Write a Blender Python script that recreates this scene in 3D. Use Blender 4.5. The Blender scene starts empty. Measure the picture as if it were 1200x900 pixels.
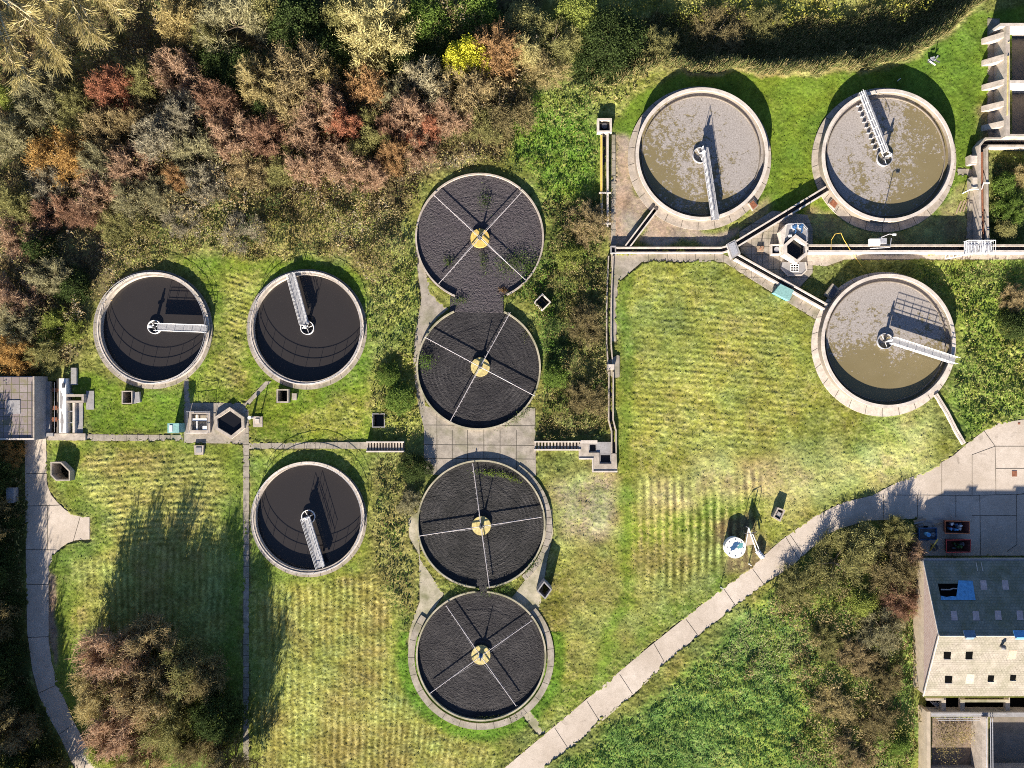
import bpy, bmesh, math, random
import numpy as np
from mathutils import Vector

# ------------------------------------------------------------------ camera, sky, sun, exposure
CAM_H = 100.0
S = 0.125                      # metres per photo pixel on the ground
sc = bpy.context.scene
col = sc.collection
cam = bpy.data.objects.new('camera', bpy.data.cameras.new('camera'))
cam.location = (0, 0, CAM_H)
cam.data.sensor_width = 36.0
cam.data.lens = 36.0 * CAM_H / (1200 * S)
cam.data.clip_start = 1.0
cam.data.clip_end = 5000.0
col.objects.link(cam)
sc.camera = cam

SUN_EL = math.radians(18.0)
SUN_DIR = Vector((0.235, 0.972, 0)).normalized()      # the way the light travels over the ground
world = bpy.data.worlds.new('World')
sc.world = world
world.use_nodes = True
wn = world.node_tree
sky = wn.nodes.new('ShaderNodeTexSky')
sky.sky_type = 'NISHITA'
sky.sun_disc = False
sky.sun_elevation = SUN_EL
sky.air_density = 0.35
sky.dust_density = 0.25
sky.ozone_density = 1.6
sky.sun_rotation = math.atan2(-SUN_DIR.x, -SUN_DIR.y)
wn.links.new(sky.outputs[0], wn.nodes['Background'].inputs[0])
wn.nodes['Background'].inputs[1].default_value = 0.08
sun = bpy.data.objects.new('sun', bpy.data.lights.new('sun', 'SUN'))
sun.data.energy = 5.0
sun.data.angle = math.radians(0.5)
sun.data.color = (1.0, 0.90, 0.76)
ld = Vector((SUN_DIR.x * math.cos(SUN_EL), SUN_DIR.y * math.cos(SUN_EL), -math.sin(SUN_EL)))
sun.rotation_euler = ld.to_track_quat('-Z', 'Y').to_euler()
sun.location = (0, 0, 200)
col.objects.link(sun)
vs = sc.view_settings
vs.view_transform = 'Standard'
vs.look = 'None'
vs.gamma = 1
vs.use_curve_mapping = False
vs.exposure = 1.85
sc.cycles.use_denoising = False
sc.cycles.filter_width = 1.0

# ------------------------------------------------------------------ helpers
rng = random.Random(5)
def P(px, py, h=0.0):
    """photo pixel -> world point at height h (the photo looks straight down)"""
    k = S * (CAM_H - h) / CAM_H
    return ((px - 600) * k, (450 - py) * k)
def PL(pts, h=0.0):
    return [P(a, b, h) for a, b in pts]

def tag(o, label, cat, group=None):
    o['label'] = label; o['category'] = cat
    if group: o['group'] = group
    return o
def thing(name, label, cat, loc=(0, 0, 0), group=None):
    o = bpy.data.objects.new(name, None)
    o.empty_display_size = 0.3
    o.location = loc
    col.objects.link(o)
    return tag(o, label, cat, group)
def stuff(o, label=None, cat=None):
    o['kind'] = 'stuff'
    if label: tag(o, label, cat)
    return o
def structure(o):
    o['kind'] = 'structure'; return o

def area2(p):
    return sum(p[i][0] * p[(i + 1) % len(p)][1] - p[(i + 1) % len(p)][0] * p[i][1] for i in range(len(p)))
def ccw(p):
    return list(p) if area2(p) > 0 else list(reversed(p))
def offset_line(pts, d, closed=False):
    """mitred parallel of a polyline, d to its left"""
    n = len(pts); out = []
    for i in range(n):
        a = pts[i - 1] if (closed or i > 0) else None
        b = pts[i]
        c = pts[(i + 1) % n] if (closed or i < n - 1) else None
        ns = []
        for p, q in ((a, b), (b, c)):
            if p is None or q is None: continue
            dx, dy = q[0] - p[0], q[1] - p[1]
            l = math.hypot(dx, dy) or 1
            ns.append((-dy / l, dx / l))
        if len(ns) == 1:
            m = ns[0]; k = 1
        else:
            m = (ns[0][0] + ns[1][0], ns[0][1] + ns[1][1]); l = math.hypot(*m) or 1
            m = (m[0] / l, m[1] / l); k = 1 / max(0.35, m[0] * ns[0][0] + m[1] * ns[0][1])
        out.append((b[0] + m[0] * d * k, b[1] + m[1] * d * k))
    return out
def inset(poly, d):
    return offset_line(ccw(poly), d, True)
def circ(cx, cy, r, n=64, a0=0, a1=2 * math.pi):
    full = abs(a1 - a0 - 2 * math.pi) < 1e-6
    m = n if full else n + 1
    return [(cx + r * math.cos(a0 + (a1 - a0) * i / n), cy + r * math.sin(a0 + (a1 - a0) * i / n)) for i in range(m)]

class MB:
    def __init__(s): s.v = []; s.f = []
    def prism(s, poly, z0, z1, bottom=True):
        p = ccw(poly); n = len(p); b = len(s.v)
        s.v += [(x, y, z0) for x, y in p] + [(x, y, z1) for x, y in p]
        s.f.append([b + n + i for i in range(n)])
        if bottom: s.f.append([b + n - 1 - i for i in range(n)])
        for i in range(n):
            j = (i + 1) % n
            s.f.append([b + i, b + j, b + n + j, b + n + i])
        return s
    def sheet(s, poly, z):
        p = ccw(poly); b = len(s.v)
        s.v += [(x, y, z) for x, y in p]; s.f.append(list(range(b, b + len(p)))); return s
    def box(s, x0, y0, x1, y1, z0, z1):
        return s.prism([(min(x0, x1), min(y0, y1)), (max(x0, x1), min(y0, y1)), (max(x0, x1), max(y0, y1)), (min(x0, x1), max(y0, y1))], z0, z1)
    def ringp(s, outer, inner, z0, z1):
        """closed wall between two outlines of equal length"""
        n = len(outer); b = len(s.v)
        for poly, z in ((outer, z0), (outer, z1), (inner, z1), (inner, z0)):
            s.v += [(x, y, z) for x, y in poly]
        for i in range(n):
            j = (i + 1) % n
            for k in range(4):
                k2 = (k + 1) % 4
                s.f.append([b + k * n + i, b + k * n + j, b + k2 * n + j, b + k2 * n + i])
        return s
    def ring(s, cx, cy, r0, r1, z0, z1, n=96):
        return s.ringp(circ(cx, cy, r1, n), circ(cx, cy, r0, n), z0, z1)
    def band(s, pts, d0, d1, z0, z1):
        """wall along an open polyline between two offsets"""
        L = offset_line(pts, d0); R = offset_line(pts, d1)
        for i in range(len(pts) - 1):
            b = len(s.v)
            q = [R[i], R[i + 1], L[i + 1], L[i]]
            s.v += [(x, y, z0) for x, y in q] + [(x, y, z1) for x, y in q]
            s.f += [[b + 4, b + 5, b + 6, b + 7], [b + 3, b + 2, b + 1, b]]
            for k in range(4):
                if (k == 1 and i < len(pts) - 2) or (k == 3 and i > 0): continue
                k2 = (k + 1) % 4
                s.f.append([b + k, b + k2, b + 4 + k2, b + 4 + k])
        return s
    def tube(s, pts, r, n=6, r1=None, closed=False):
        pts = [Vector(p) for p in pts]; m = len(pts); b0 = len(s.v)
        for i, p in enumerate(pts):
            if closed: t = pts[(i + 1) % m] - pts[i - 1]
            else: t = pts[min(i + 1, m - 1)] - pts[max(i - 1, 0)]
            t.normalize()
            u = t.cross(Vector((0, 0, 1)))
            if u.length < 1e-3: u = Vector((1, 0, 0))
            u.normalize(); w = u.cross(t)
            rr = r if r1 is None else r + (r1 - r) * i / (m - 1)
            for k in range(n):
                a = 2 * math.pi * k / n
                s.v.append(tuple(p + u * (rr * math.cos(a)) + w * (rr * math.sin(a))))
        for i in range(m if closed else m - 1):
            j = (i + 1) % m
            for k in range(n):
                k2 = (k + 1) % n
                s.f.append([b0 + i * n + k, b0 + i * n + k2, b0 + j * n + k2, b0 + j * n + k])
        if not closed:
            s.f.append([b0 + k for k in reversed(range(n))]); s.f.append([b0 + (m - 1) * n + k for k in range(n)])
        return s
    def cyl(s, x, y, r, z0, z1, n=24, r1=None):
        r1 = r if r1 is None else r1; b = len(s.v)
        s.v += [(a, c, z0) for a, c in circ(x, y, r, n)] + [(a, c, z1) for a, c in circ(x, y, r1, n)]
        s.f += [[b + n + i for i in range(n)], [b + n - 1 - i for i in range(n)]]
        for i in range(n):
            j = (i + 1) % n; s.f.append([b + i, b + j, b + n + j, b + n + i])
        return s
    def quad(s, *p):
        b = len(s.v); s.v += [tuple(q) for q in p]; s.f.append(list(range(b, b + len(p)))); return s
    def slab(s, pts, t):
        """tilted slab: a 3D outline and its copy t lower"""
        n = len(pts); b = len(s.v)
        s.v += [tuple(q) for q in pts] + [(q[0], q[1], q[2] - t) for q in pts]
        s.f += [[b + i for i in range(n)], [b + 2 * n - 1 - i for i in range(n)]]
        for i in range(n):
            j = (i + 1) % n; s.f.append([b + i, b + n + i, b + n + j, b + j])
        return s
    def build(s, name, m, parent=None, smooth=False, label=None):
        me = bpy.data.meshes.new(name)
        o = Vector((0, 0, 0)) if parent is None else world_loc(parent)
        me.from_pydata([(x - o.x, y - o.y, z - o.z) for x, y, z in s.v], [], s.f)
        bm = bmesh.new(); bm.from_mesh(me); bmesh.ops.recalc_face_normals(bm, faces=bm.faces); bm.to_mesh(me); bm.free()
        if smooth: me.polygons.foreach_set('use_smooth', [True] * len(me.polygons))
        me.materials.append(m)
        ob = bpy.data.objects.new(name, me); col.objects.link(ob)
        if parent is not None: ob.parent = parent
        if label: ob['label'] = label
        return ob
def world_loc(o):
    v = Vector(o.location)
    while o.parent is not None:
        o = o.parent; v = v + Vector(o.location)
    return v

def fastmesh(name, V, nper, m, colr=None, parent=None):
    """many small faces of nper corners each, V is (N*nper,3)"""
    n = len(V) // nper
    me = bpy.data.meshes.new(name)
    me.vertices.add(len(V)); me.vertices.foreach_set('co', np.ascontiguousarray(V, dtype=np.float32).ravel())
    me.loops.add(len(V)); me.loops.foreach_set('vertex_index', np.arange(len(V), dtype=np.int32))
    me.polygons.add(n); me.polygons.foreach_set('loop_start', np.arange(0, len(V), nper, dtype=np.int32))
    me.update(calc_edges=True)
    if colr is not None:
        a = me.color_attributes.new('col', 'FLOAT_COLOR', 'POINT')
        c = np.ones((len(V), 4), dtype=np.float32); c[:, :3] = np.repeat(colr, nper, axis=0)
        a.data.foreach_set('color', c.ravel())
    me.materials.append(m)
    if parent is False: return me
    ob = bpy.data.objects.new(name, me); col.objects.link(ob)
    if parent is not None: ob.parent = parent
    return ob

# ------------------------------------------------------------------ materials
def newmat(name):
    m = bpy.data.materials.new(name); m.use_nodes = True
    nt = m.node_tree; bs = nt.nodes['Principled BSDF']
    bs.inputs['Specular IOR Level'].default_value = 0.25
    return m, nt, bs
def N(nt, typ, **kw):
    n = nt.nodes.new(typ)
    for k, v in kw.items():
        if k in n.inputs.keys(): n.inputs[k].default_value = v
        else: setattr(n, k, v)
    return n
def ramp(nt, src, stops, interp='LINEAR'):
    r = nt.nodes.new('ShaderNodeValToRGB'); r.color_ramp.interpolation = interp
    e = r.color_ramp.elements
    while len(e) > len(stops): e.remove(e[-1])
    while len(e) < len(stops): e.new(0.5)
    for el, (p, c) in zip(e, stops):
        el.position = p; el.color = (*c, 1) if len(c) == 3 else c
    nt.links.new(src, r.inputs[0]); return r.outputs[0]
def noise(nt, scale, detail=4, rough=0.6, vec=None, dist=0.0):
    n = N(nt, 'ShaderNodeTexNoise', Scale=scale, Detail=detail, Roughness=rough, Distortion=dist)
    nt.links.new(vec if vec is not None else coords(nt), n.inputs['Vector']); return n.outputs['Fac']
def coords(nt):
    for n in nt.nodes:
        if n.type == 'NEW_GEOMETRY': return n.outputs['Position']
    return nt.nodes.new('ShaderNodeNewGeometry').outputs['Position']
def mix(nt, f, a, b, mode='MIX'):
    n = nt.nodes.new('ShaderNodeMix'); n.data_type = 'RGBA'; n.blend_type = mode
    for i, v in ((0, f), (6, a), (7, b)):
        if hasattr(v, 'links'): nt.links.new(v, n.inputs[i])
        elif i == 0: n.inputs[0].default_value = v
        else: n.inputs[i].default_value = (*v, 1)
    return n.outputs[2]
def math_(nt, op, a, b=None, c=None):
    n = nt.nodes.new('ShaderNodeMath'); n.operation = op
    for i, v in enumerate((a, b, c)):
        if v is None: continue
        if hasattr(v, 'links'): nt.links.new(v, n.inputs[i])
        else: n.inputs[i].default_value = v
    return n.outputs[0]
def bump(nt, bs, h, strength=0.5, dist=0.05):
    b = N(nt, 'ShaderNodeBump', Strength=strength, Distance=dist)
    nt.links.new(h, b.inputs['Height']); nt.links.new(b.outputs[0], bs.inputs['Normal'])

def concrete(name, base, dark=0.55, moss=0.0, stain=(0.12, 0.10, 0.07), bscale=6.0):
    m, nt, bs = newmat(name)
    n1 = noise(nt, 0.9, 6, 0.65); n2 = noise(nt, 5.0, 5, 0.7); n3 = noise(nt, 0.35, 3)
    c = mix(nt, ramp(nt, n1, [(0.35, (0, 0, 0)), (0.7, (1, 1, 1))]), tuple(b * (dark + 0.25) for b in base), tuple(min(0.85, b * 1.12) for b in base))
    c = mix(nt, ramp(nt, n2, [(0.52, (0, 0, 0)), (0.75, (0.75, 0.75, 0.75))]), c, stain)
    if moss:
        c = mix(nt, ramp(nt, n3, [(0.62 - 0.25 * moss, (0, 0, 0)), (0.72, (moss, moss, moss))]), c, (0.10, 0.11, 0.035))
    nt.links.new(c, bs.inputs['Base Color'])
    bs.inputs['Roughness'].default_value = 0.9
    bump(nt, bs, noise(nt, bscale * 3, 4, 0.7), 0.35, 0.03)
    return m
def plain(name, c, rough=0.6, metal=0.0, var=0.25, scale=4.0):
    m, nt, bs = newmat(name)
    n1 = noise(nt, scale, 5, 0.65)
    cc = mix(nt, ramp(nt, n1, [(0.3, (0, 0, 0)), (0.7, (1, 1, 1))]), tuple(x * (1 - var) for x in c), tuple(min(0.9, x * (1 + var)) for x in c))
    nt.links.new(cc, bs.inputs['Base Color'])
    bs.inputs['Roughness'].default_value = rough; bs.inputs['Metallic'].default_value = metal
    return m

M = {}
M['conc'] = concrete('weathered_concrete', (0.42, 0.365, 0.31), dark=0.45, moss=0.25)
M['conc_pale'] = concrete('pale_concrete', (0.56, 0.50, 0.44), dark=0.5, stain=(0.26, 0.21, 0.15), moss=0.15)
M['conc_path'] = concrete('path_concrete', (0.34, 0.30, 0.25), dark=0.4, moss=0.5)
M['conc_grey'] = concrete('grey_concrete', (0.29, 0.28, 0.28), moss=0.2)
M['conc_moss'] = concrete('mossy_rim_concrete', (0.40, 0.36, 0.27), moss=0.8)
def road_mat():
    m, nt, bs = newmat('road_concrete')
    big = noise(nt, 0.12, 5, 0.6); mid = noise(nt, 0.9, 6, 0.7); fine = noise(nt, 7.0, 4, 0.75); spot = noise(nt, 0.45, 4, 0.65, None, 1.2)
    c = mix(nt, ramp(nt, big, [(0.35, (0, 0, 0)), (0.65, (1, 1, 1))]), (0.42, 0.355, 0.29), (0.54, 0.47, 0.40))
    c = mix(nt, ramp(nt, mid, [(0.4, (0, 0, 0)), (0.75, (0.6, 0.6, 0.6))]), c, (0.33, 0.28, 0.22))
    c = mix(nt, ramp(nt, spot, [(0.62, (0, 0, 0)), (0.74, (0.55, 0.55, 0.55))]), c, (0.17, 0.14, 0.11))
    c = mix(nt, 1.0, c, ramp(nt, fine, [(0.3, (0.8, 0.8, 0.8)), (0.7, (1.15, 1.15, 1.15))]), 'MULTIPLY')
    nt.links.new(c, bs.inputs['Base Color']); bs.inputs['Roughness'].default_value = 0.92
    bump(nt, bs, fine, 0.3, 0.02)
    return m
M['conc_road'] = road_mat()
M['conc_dirty'] = concrete('stained_tank_concrete', (0.20, 0.17, 0.14), moss=0.3)
M['render'] = concrete('cream_render', (0.42, 0.35, 0.26), stain=(0.3, 0.24, 0.16))
M['steel'] = plain('galvanised_steel', (0.42, 0.42, 0.44), 0.5, 0.3)
M['grating'] = plain('steel_grating', (0.30, 0.30, 0.31), 0.6, 0.2, 0.35, 7)
M['steel_dark'] = plain('dark_steel', (0.10, 0.10, 0.11), 0.5, 0.3)
M['white_paint'] = plain('white_paint', (0.74, 0.73, 0.71), 0.5, 0, 0.12)
M['arm'] = plain('grey_white_pipe', (0.38, 0.35, 0.35), 0.5, 0, 0.15)
M['yellow'] = plain('yellow_lichen_concrete', (0.50, 0.36, 0.10), 0.9, 0, 0.35, 2.5)
M['yellow_pale'] = plain('pale_yellow_concrete', (0.46, 0.38, 0.16), 0.9, 0, 0.35, 2.5)
M['yellow_paint'] = plain('yellow_paint', (0.62, 0.42, 0.08), 0.6)
M['rust'] = plain('rusty_steel', (0.22, 0.09, 0.05), 0.85, 0.1, 0.5)
M['red_paint'] = plain('red_paint', (0.58, 0.07, 0.06), 0.55)
M['rust_dark'] = plain('dark_rusty_red', (0.10, 0.035, 0.03), 0.85, 0, 0.5)
M['dirt'] = plain('brown_dirt', (0.19, 0.145, 0.11), 1.0, 0, 0.4, 2)
M['orange_paint'] = plain('orange_paint', (0.50, 0.17, 0.07), 0.6)
M['teal'] = plain('teal_paint', (0.10, 0.27, 0.29), 0.5)
M['teal_pale'] = plain('pale_teal_paint', (0.20, 0.36, 0.34), 0.5)
M['blue_sheet'] = plain('blue_sheet', (0.10, 0.30, 0.54), 0.45, 0, 0.3, 3)
M['blue_dark'] = plain('dark_blue_paint', (0.03, 0.08, 0.18), 0.5)
M['black'] = plain('dark_void', (0.004, 0.004, 0.004), 0.9)
M['black'].node_tree.nodes['Principled BSDF'].inputs['Specular IOR Level'].default_value = 0.0
M['joint'] = plain('dark_joint', (0.05, 0.045, 0.035), 0.95)
M['wood'] = plain('weathered_wood', (0.30, 0.22, 0.15), 0.9)
M['bark'] = plain('grey_brown_bark', (0.20, 0.16, 0.11), 0.95)
M['pale_bark'] = plain('pale_bark', (0.50, 0.42, 0.24), 0.9)

def liquid(name, c, rough=0.12):
    m, nt, bs = newmat(name)
    n1 = noise(nt, 0.25, 2)
    cc = mix(nt, n1, tuple(x * 0.92 for x in c), tuple(x * 1.08 for x in c))
    nt.links.new(cc, bs.inputs['Base Color']); bs.inputs['Roughness'].default_value = rough
    bs.inputs['Specular IOR Level'].default_value = 0.4
    return m
M['dark_water'] = liquid('dark_brown_water', (0.028, 0.025, 0.0245))
M['sump_water'] = liquid('black_sump_water', (0.010, 0.010, 0.012))
M['channel_water'] = liquid('channel_water', (0.020, 0.018, 0.018))

def scum(name, cx, cy, gx, gy, bias):
    """olive water with a broken grey crust; the crust thickens along (gx,gy)"""
    m, nt, bs = newmat(name)
    pos = coords(nt)
    sep = nt.nodes.new('ShaderNodeSeparateXYZ'); nt.links.new(pos, sep.inputs[0])
    grad = math_(nt, 'ADD', math_(nt, 'MULTIPLY', math_(nt, 'SUBTRACT', sep.outputs[0], cx), gx), math_(nt, 'MULTIPLY', math_(nt, 'SUBTRACT', sep.outputs[1], cy), gy))
    big = noise(nt, 0.22, 4, 0.6, pos, 0.4)
    fine = noise(nt, 2.4, 5, 0.65, pos, 0.8)
    vo = N(nt, 'ShaderNodeTexVoronoi', Scale=1.7); vo.inputs['Randomness'].default_value = 1.0
    nt.links.new(pos, vo.inputs['Vector'])
    v2 = N(nt, 'ShaderNodeTexVoronoi', Scale=1.7); v2.feature = 'DISTANCE_TO_EDGE'
    nt.links.new(pos, v2.inputs['Vector'])
    sc_ = nt.nodes.new('ShaderNodeSeparateColor'); nt.links.new(vo.outputs['Color'], sc_.inputs[0])
    dens = math_(nt, 'ADD', math_(nt, 'ADD', grad, bias), math_(nt, 'MULTIPLY', math_(nt, 'SUBTRACT', big, 0.5), 2.2))
    wv = nt.nodes.new('ShaderNodeVectorMath'); wv.operation = 'MULTIPLY_ADD'; wv.inputs[1].default_value = (0.5, 0.5, 0)
    wn_ = N(nt, 'ShaderNodeTexNoise', Scale=1.6, Detail=4); nt.links.new(pos, wn_.inputs['Vector']); nt.links.new(wn_.outputs['Color'], wv.inputs[0]); nt.links.new(pos, wv.inputs[2])
    nt.links.new(wv.outputs[0], vo.inputs['Vector'])
    v3 = N(nt, 'ShaderNodeTexVoronoi', Scale=3.6); nt.links.new(wv.outputs[0], v3.inputs['Vector'])
    flake = math_(nt, 'ADD', math_(nt, 'SUBTRACT', math_(nt, 'MULTIPLY', dens, 0.85), math_(nt, 'ADD', math_(nt, 'MULTIPLY', vo.outputs['Distance'], 0.75), math_(nt, 'MULTIPLY', v3.outputs['Distance'], 0.55))), math_(nt, 'MULTIPLY', math_(nt, 'ADD', math_(nt, 'SUBTRACT', fine, 0.42), math_(nt, 'MULTIPLY', math_(nt, 'SUBTRACT', noise(nt, 9.0, 4, 0.7, pos), 0.5), 0.9)), 1.5))
    mask = ramp(nt, flake, [(0.0, (0, 0, 0)), (0.10, (0.45, 0.45, 0.45)), (0.34, (1, 1, 1))])
    crust = mix(nt, ramp(nt, noise(nt, 5.0, 4, 0.7, pos), [(0.3, (0, 0, 0)), (0.75, (1, 1, 1))]), (0.19, 0.168, 0.152), (0.40, 0.368, 0.35))
    water = mix(nt, noise(nt, 0.4, 3, 0.5, pos), (0.155, 0.125, 0.062), (0.190, 0.158, 0.088))
    nt.links.new(mix(nt, mask, water, crust), bs.inputs['Base Color'])
    nt.links.new(ramp(nt, mask, [(0, (0.25, 0.25, 0.25)), (1, (0.9, 0.9, 0.9))]), bs.inputs['Roughness'])
    bump(nt, bs, mask, 0.4, 0.04)
    return m

def foliage_mat(name, use_attr, rough_var=0.75, transl=0.25):
    m, nt, bs = newmat(name)
    nt.nodes.remove(bs)
    out = nt.nodes['Material Output']
    geo = nt.nodes.new('ShaderNodeNewGeometry')
    rnd = geo.outputs['Random Per Island']
    if use_attr:
        a = nt.nodes.new('ShaderNodeAttribute'); a.attribute_name = 'col'; base = a.outputs['Color']
    else:
        a = nt.nodes.new('ShaderNodeObjectInfo'); base = a.outputs['Color']
    lum = ramp(nt, rnd, [(0.0, (1 - rough_var * 0.5,) * 3), (0.5, (1.0, 1.0, 1.0)), (1.0, (1 + rough_var * 0.75, 1 + rough_var * 0.72, 1 + rough_var * 0.6))])
    c = mix(nt, 1.0, base, lum, 'MULTIPLY')
    d = nt.nodes.new('ShaderNodeBsdfDiffuse'); t = nt.nodes.new('ShaderNodeBsdfTranslucent')
    nt.links.new(c, d.inputs[0]); nt.links.new(c, t.inputs[0])
    ms = nt.nodes.new('ShaderNodeMixShader'); ms.inputs[0].default_value = transl
    nt.links.new(d.outputs[0], ms.inputs[1]); nt.links.new(t.outputs[0], ms.inputs[2])
    nt.links.new(ms.outputs[0], out.inputs[0])
    return m
M['leaf_obj'] = foliage_mat('tree_foliage', False, 0.5, 0.3)
M['grass_blade'] = foliage_mat('grass_blades', True, 0.3, 0.45)
M['leaf_attr'] = foliage_mat('ground_foliage', True, 0.6, 0.42)

# ------------------------------------------------------------------ layout tables (photo pixels)
# settling tanks: rim centre px, outer rim radius px, rim height, water level, rim width m, apron centre px, apron radius px
DARK = [((179.5, 384.8), 65.0, 0.50, -0.22, 0.40, (179.0, 386), 69.8),
        ((359.5, 384.5), 66.0, 0.50, -0.22, 0.40, (359.5, 386), 70.5),
        ((361.2, 606.8), 65.0, 0.50, -0.22, 0.40, (362.0, 608.5), 67.8)]
PALE = [((822.8, 180.2), 77.6, 1.40, 0.62, 0.42, (819.6, 185.5), 84.0),
        ((1041.0, 182.0), 77.6, 1.40, 0.62, 0.42, (1036, 187.5), 84.5),
        ((1041.2, 399.6), 78.5, 1.40, 0.62, 0.42, (1035.5, 403.5), 84.6)]
BEDS = [(562.0, 278.0, 75.5), (560.8, 431.0, 73.0), (563.8, 614.5, 75.5), (563.8, 769.0, 76.5)]

ROAD = [(580, 912), (591, 900), (640, 859), (758, 760), (830, 702), (880, 665), (915.5, 633), (951, 607), (987, 589), (1022, 580.7), (1050, 566), (1080, 555), (1117, 534),
        (1133, 520), (1153, 505), (1170, 496), (1200, 491.5), (1260, 490), (1260, 645), (1200, 651), (1078, 651), (1074, 607), (1068, 608), (1015, 610),
        (979.6, 621), (951, 642), (926, 665), (900, 681), (815, 747), (733, 822), (640, 900), (625, 913)]
DRIVE = [(29, 512), (54, 512), (55, 567), (60, 580), (67.6, 589), (76, 597), (85, 603), (95, 605.5), (105, 606), (105, 632), (89, 633), (78, 637), (71, 642), (64, 650), (59, 662), (57, 680), (57, 751),
         (61, 778), (68, 800), (85, 843), (102, 875), (117, 897), (126, 912), (92, 912), (87, 900), (71, 864), (56, 838), (46, 815), (38, 785), (32, 740), (30.5, 660), (30, 580)]
PATHS = [[(55, 508), (110, 509), (214, 510), (214, 517), (110, 516.5), (55, 516)],
         [(222, 514), (286, 513), (290, 519), (292, 526), (286, 520), (215, 519)],
         [(284.5, 474), (291, 474), (292, 545), (291.5, 912), (285, 912), (285.5, 640)],
         [(292, 519.5), (360, 518.5), (430, 518), (430, 526), (360, 525.5), (292, 526)],
         [(215.5, 444), (221, 444), (222.5, 474), (216, 474)],
         [(286, 474), (311, 447), (318, 447), (292, 474)],
         [(216, 472), (287, 472), (288, 514), (216, 519)],
         # slab between the filter pairs
         [(497, 476), (627, 478), (628, 558), (497, 556)],
         # strips beside the first and second pair
         [(486, 292), (497, 305), (506, 345), (525, 362), (506, 380), (494, 405), (498, 478), (520, 500), (497, 502), (489, 470), (484, 425), (487, 390), (494, 350)],
         [(478, 608), (490, 600), (492, 655), (520, 696), (492, 740), (478, 760), (480, 735), (492, 705), (491, 650), (480, 630)],
         [(640, 600), (647, 597), (648, 625), (641, 658), (633, 712), (642, 742), (630, 745), (600, 700), (634, 655)],
         [(612, 838), (622, 832), (639, 858), (631, 861)],
         # walkway south of the pale channels
         [(716, 297.5), (846, 297.5), (858, 303), (962, 361), (966, 373), (960, 377), (848, 307), (752, 307), (724, 331), (722, 400), (716, 400)],
         [(866, 272), (905, 247), (946, 252), (952, 268), (952, 320), (932, 342), (918, 330), (868, 296)],
         [(946, 297), (1205, 297), (1205, 304), (990, 304), (968, 312), (946, 310)],
         [(717, 158), (721, 158), (722, 290), (716, 290)],
         [(1157, 22), (1171, 22), (1171, 163), (1157, 163)],
         [(1122, 198), (1144, 198), (1144, 280), (1132, 280), (1134, 208), (1122, 207)]]
# ground openings: everything sunk below the grass
SUMPS = [[(144, 459), (154, 459), (154, 473), (144, 473)], [(325, 457), (337, 457), (337, 471), (325, 471)], [(437, 485.5), (450, 485.5), (450, 500), (437, 500)],
         [(60.4, 542.7), (71, 542.7), (81, 552.4), (81, 562), (66, 562), (60.4, 556)], [(224, 485), (243, 485), (243, 504), (224, 504)],
         [(269, 481), (282, 493), (282, 500), (270, 512), (255, 500), (255, 492)], [(635.5, 345), (645, 354), (635.5, 363), (626, 354)],
         [(703, 533), (716, 533), (716, 542.5), (703, 542.5)], [(690, 520), (699, 520), (699, 529.5), (690, 529.5)],
         [(932.4, 278), (946, 287), (945, 295), (934, 305), (922, 296), (922, 288)], [(1186, 30), (1212, 30), (1212, 158), (1186, 158)],
         [(1092, 842), (1149, 842), (1149, 905), (1092, 905)], [(1160, 838), (1215, 838), (1215, 905), (1160, 905)], [(57, 446), (84, 446), (84, 507), (57, 507)]]

# ------------------------------------------------------------------ ground: one sheet, fine where the photo looks
STEP = 0.135
fx = np.arange(-80, 80, STEP); fy = np.arange(-60.5, 60.5, STEP)
NX, NY = len(fx), len(fy)
GX, GY = np.meshgrid(fx, fy)
_k = (np.fft.fftfreq(NY, STEP)[:, None], np.fft.rfftfreq(NX, STEP)[None, :])
def gn(lx, ly=None, seed=0, rot=0.0):
    """gaussian noise field of unit spread, feature size lx by ly metres, turned by rot"""
    ly = lx if ly is None else ly
    w = np.fft.rfft2(np.random.default_rng(seed).standard_normal((NY, NX)))
    ky, kx = _k
    c, s = math.cos(rot), math.sin(rot)
    u = kx * c + ky * s; v = -kx * s + ky * c
    f = np.fft.irfft2(w * np.exp(-0.5 * (2 * math.pi) ** 2 * ((u * lx) ** 2 + (v * ly) ** 2)), s=(NY, NX))
    return f / f.std()
def blur(m, s):
    ky, kx = _k
    return np.fft.irfft2(np.fft.rfft2(m) * np.exp(-0.5 * (2 * math.pi * s) ** 2 * (kx ** 2 + ky ** 2)), s=(NY, NX))
WX = gn(1.2, seed=90) * 0.6 + gn(0.3, seed=92) * 0.25
WY = gn(1.2, seed=91) * 0.6 + gn(0.3, seed=93) * 0.25
def inside(poly, X, Y):
    r = np.zeros(X.shape, bool); n = len(poly)
    for i in range(n):
        x0, y0 = poly[i]; x1, y1 = poly[(i + 1) % n]
        if y0 == y1: continue
        c = ((y0 > Y) != (y1 > Y)) & (X < (x1 - x0) * (Y - y0) / (y1 - y0) + x0)
        r ^= c
    return r
def zone(px_poly, feather=0.5, warp=1.0):
    m = inside(PL(px_poly), GX + WX * warp, GY + WY * warp).astype(float)
    return np.clip(blur(m, feather), 0, 1) if feather else m
def disc(cx, cy, r):
    return (GX - cx) ** 2 + (GY - cy) ** 2 < r * r

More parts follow.
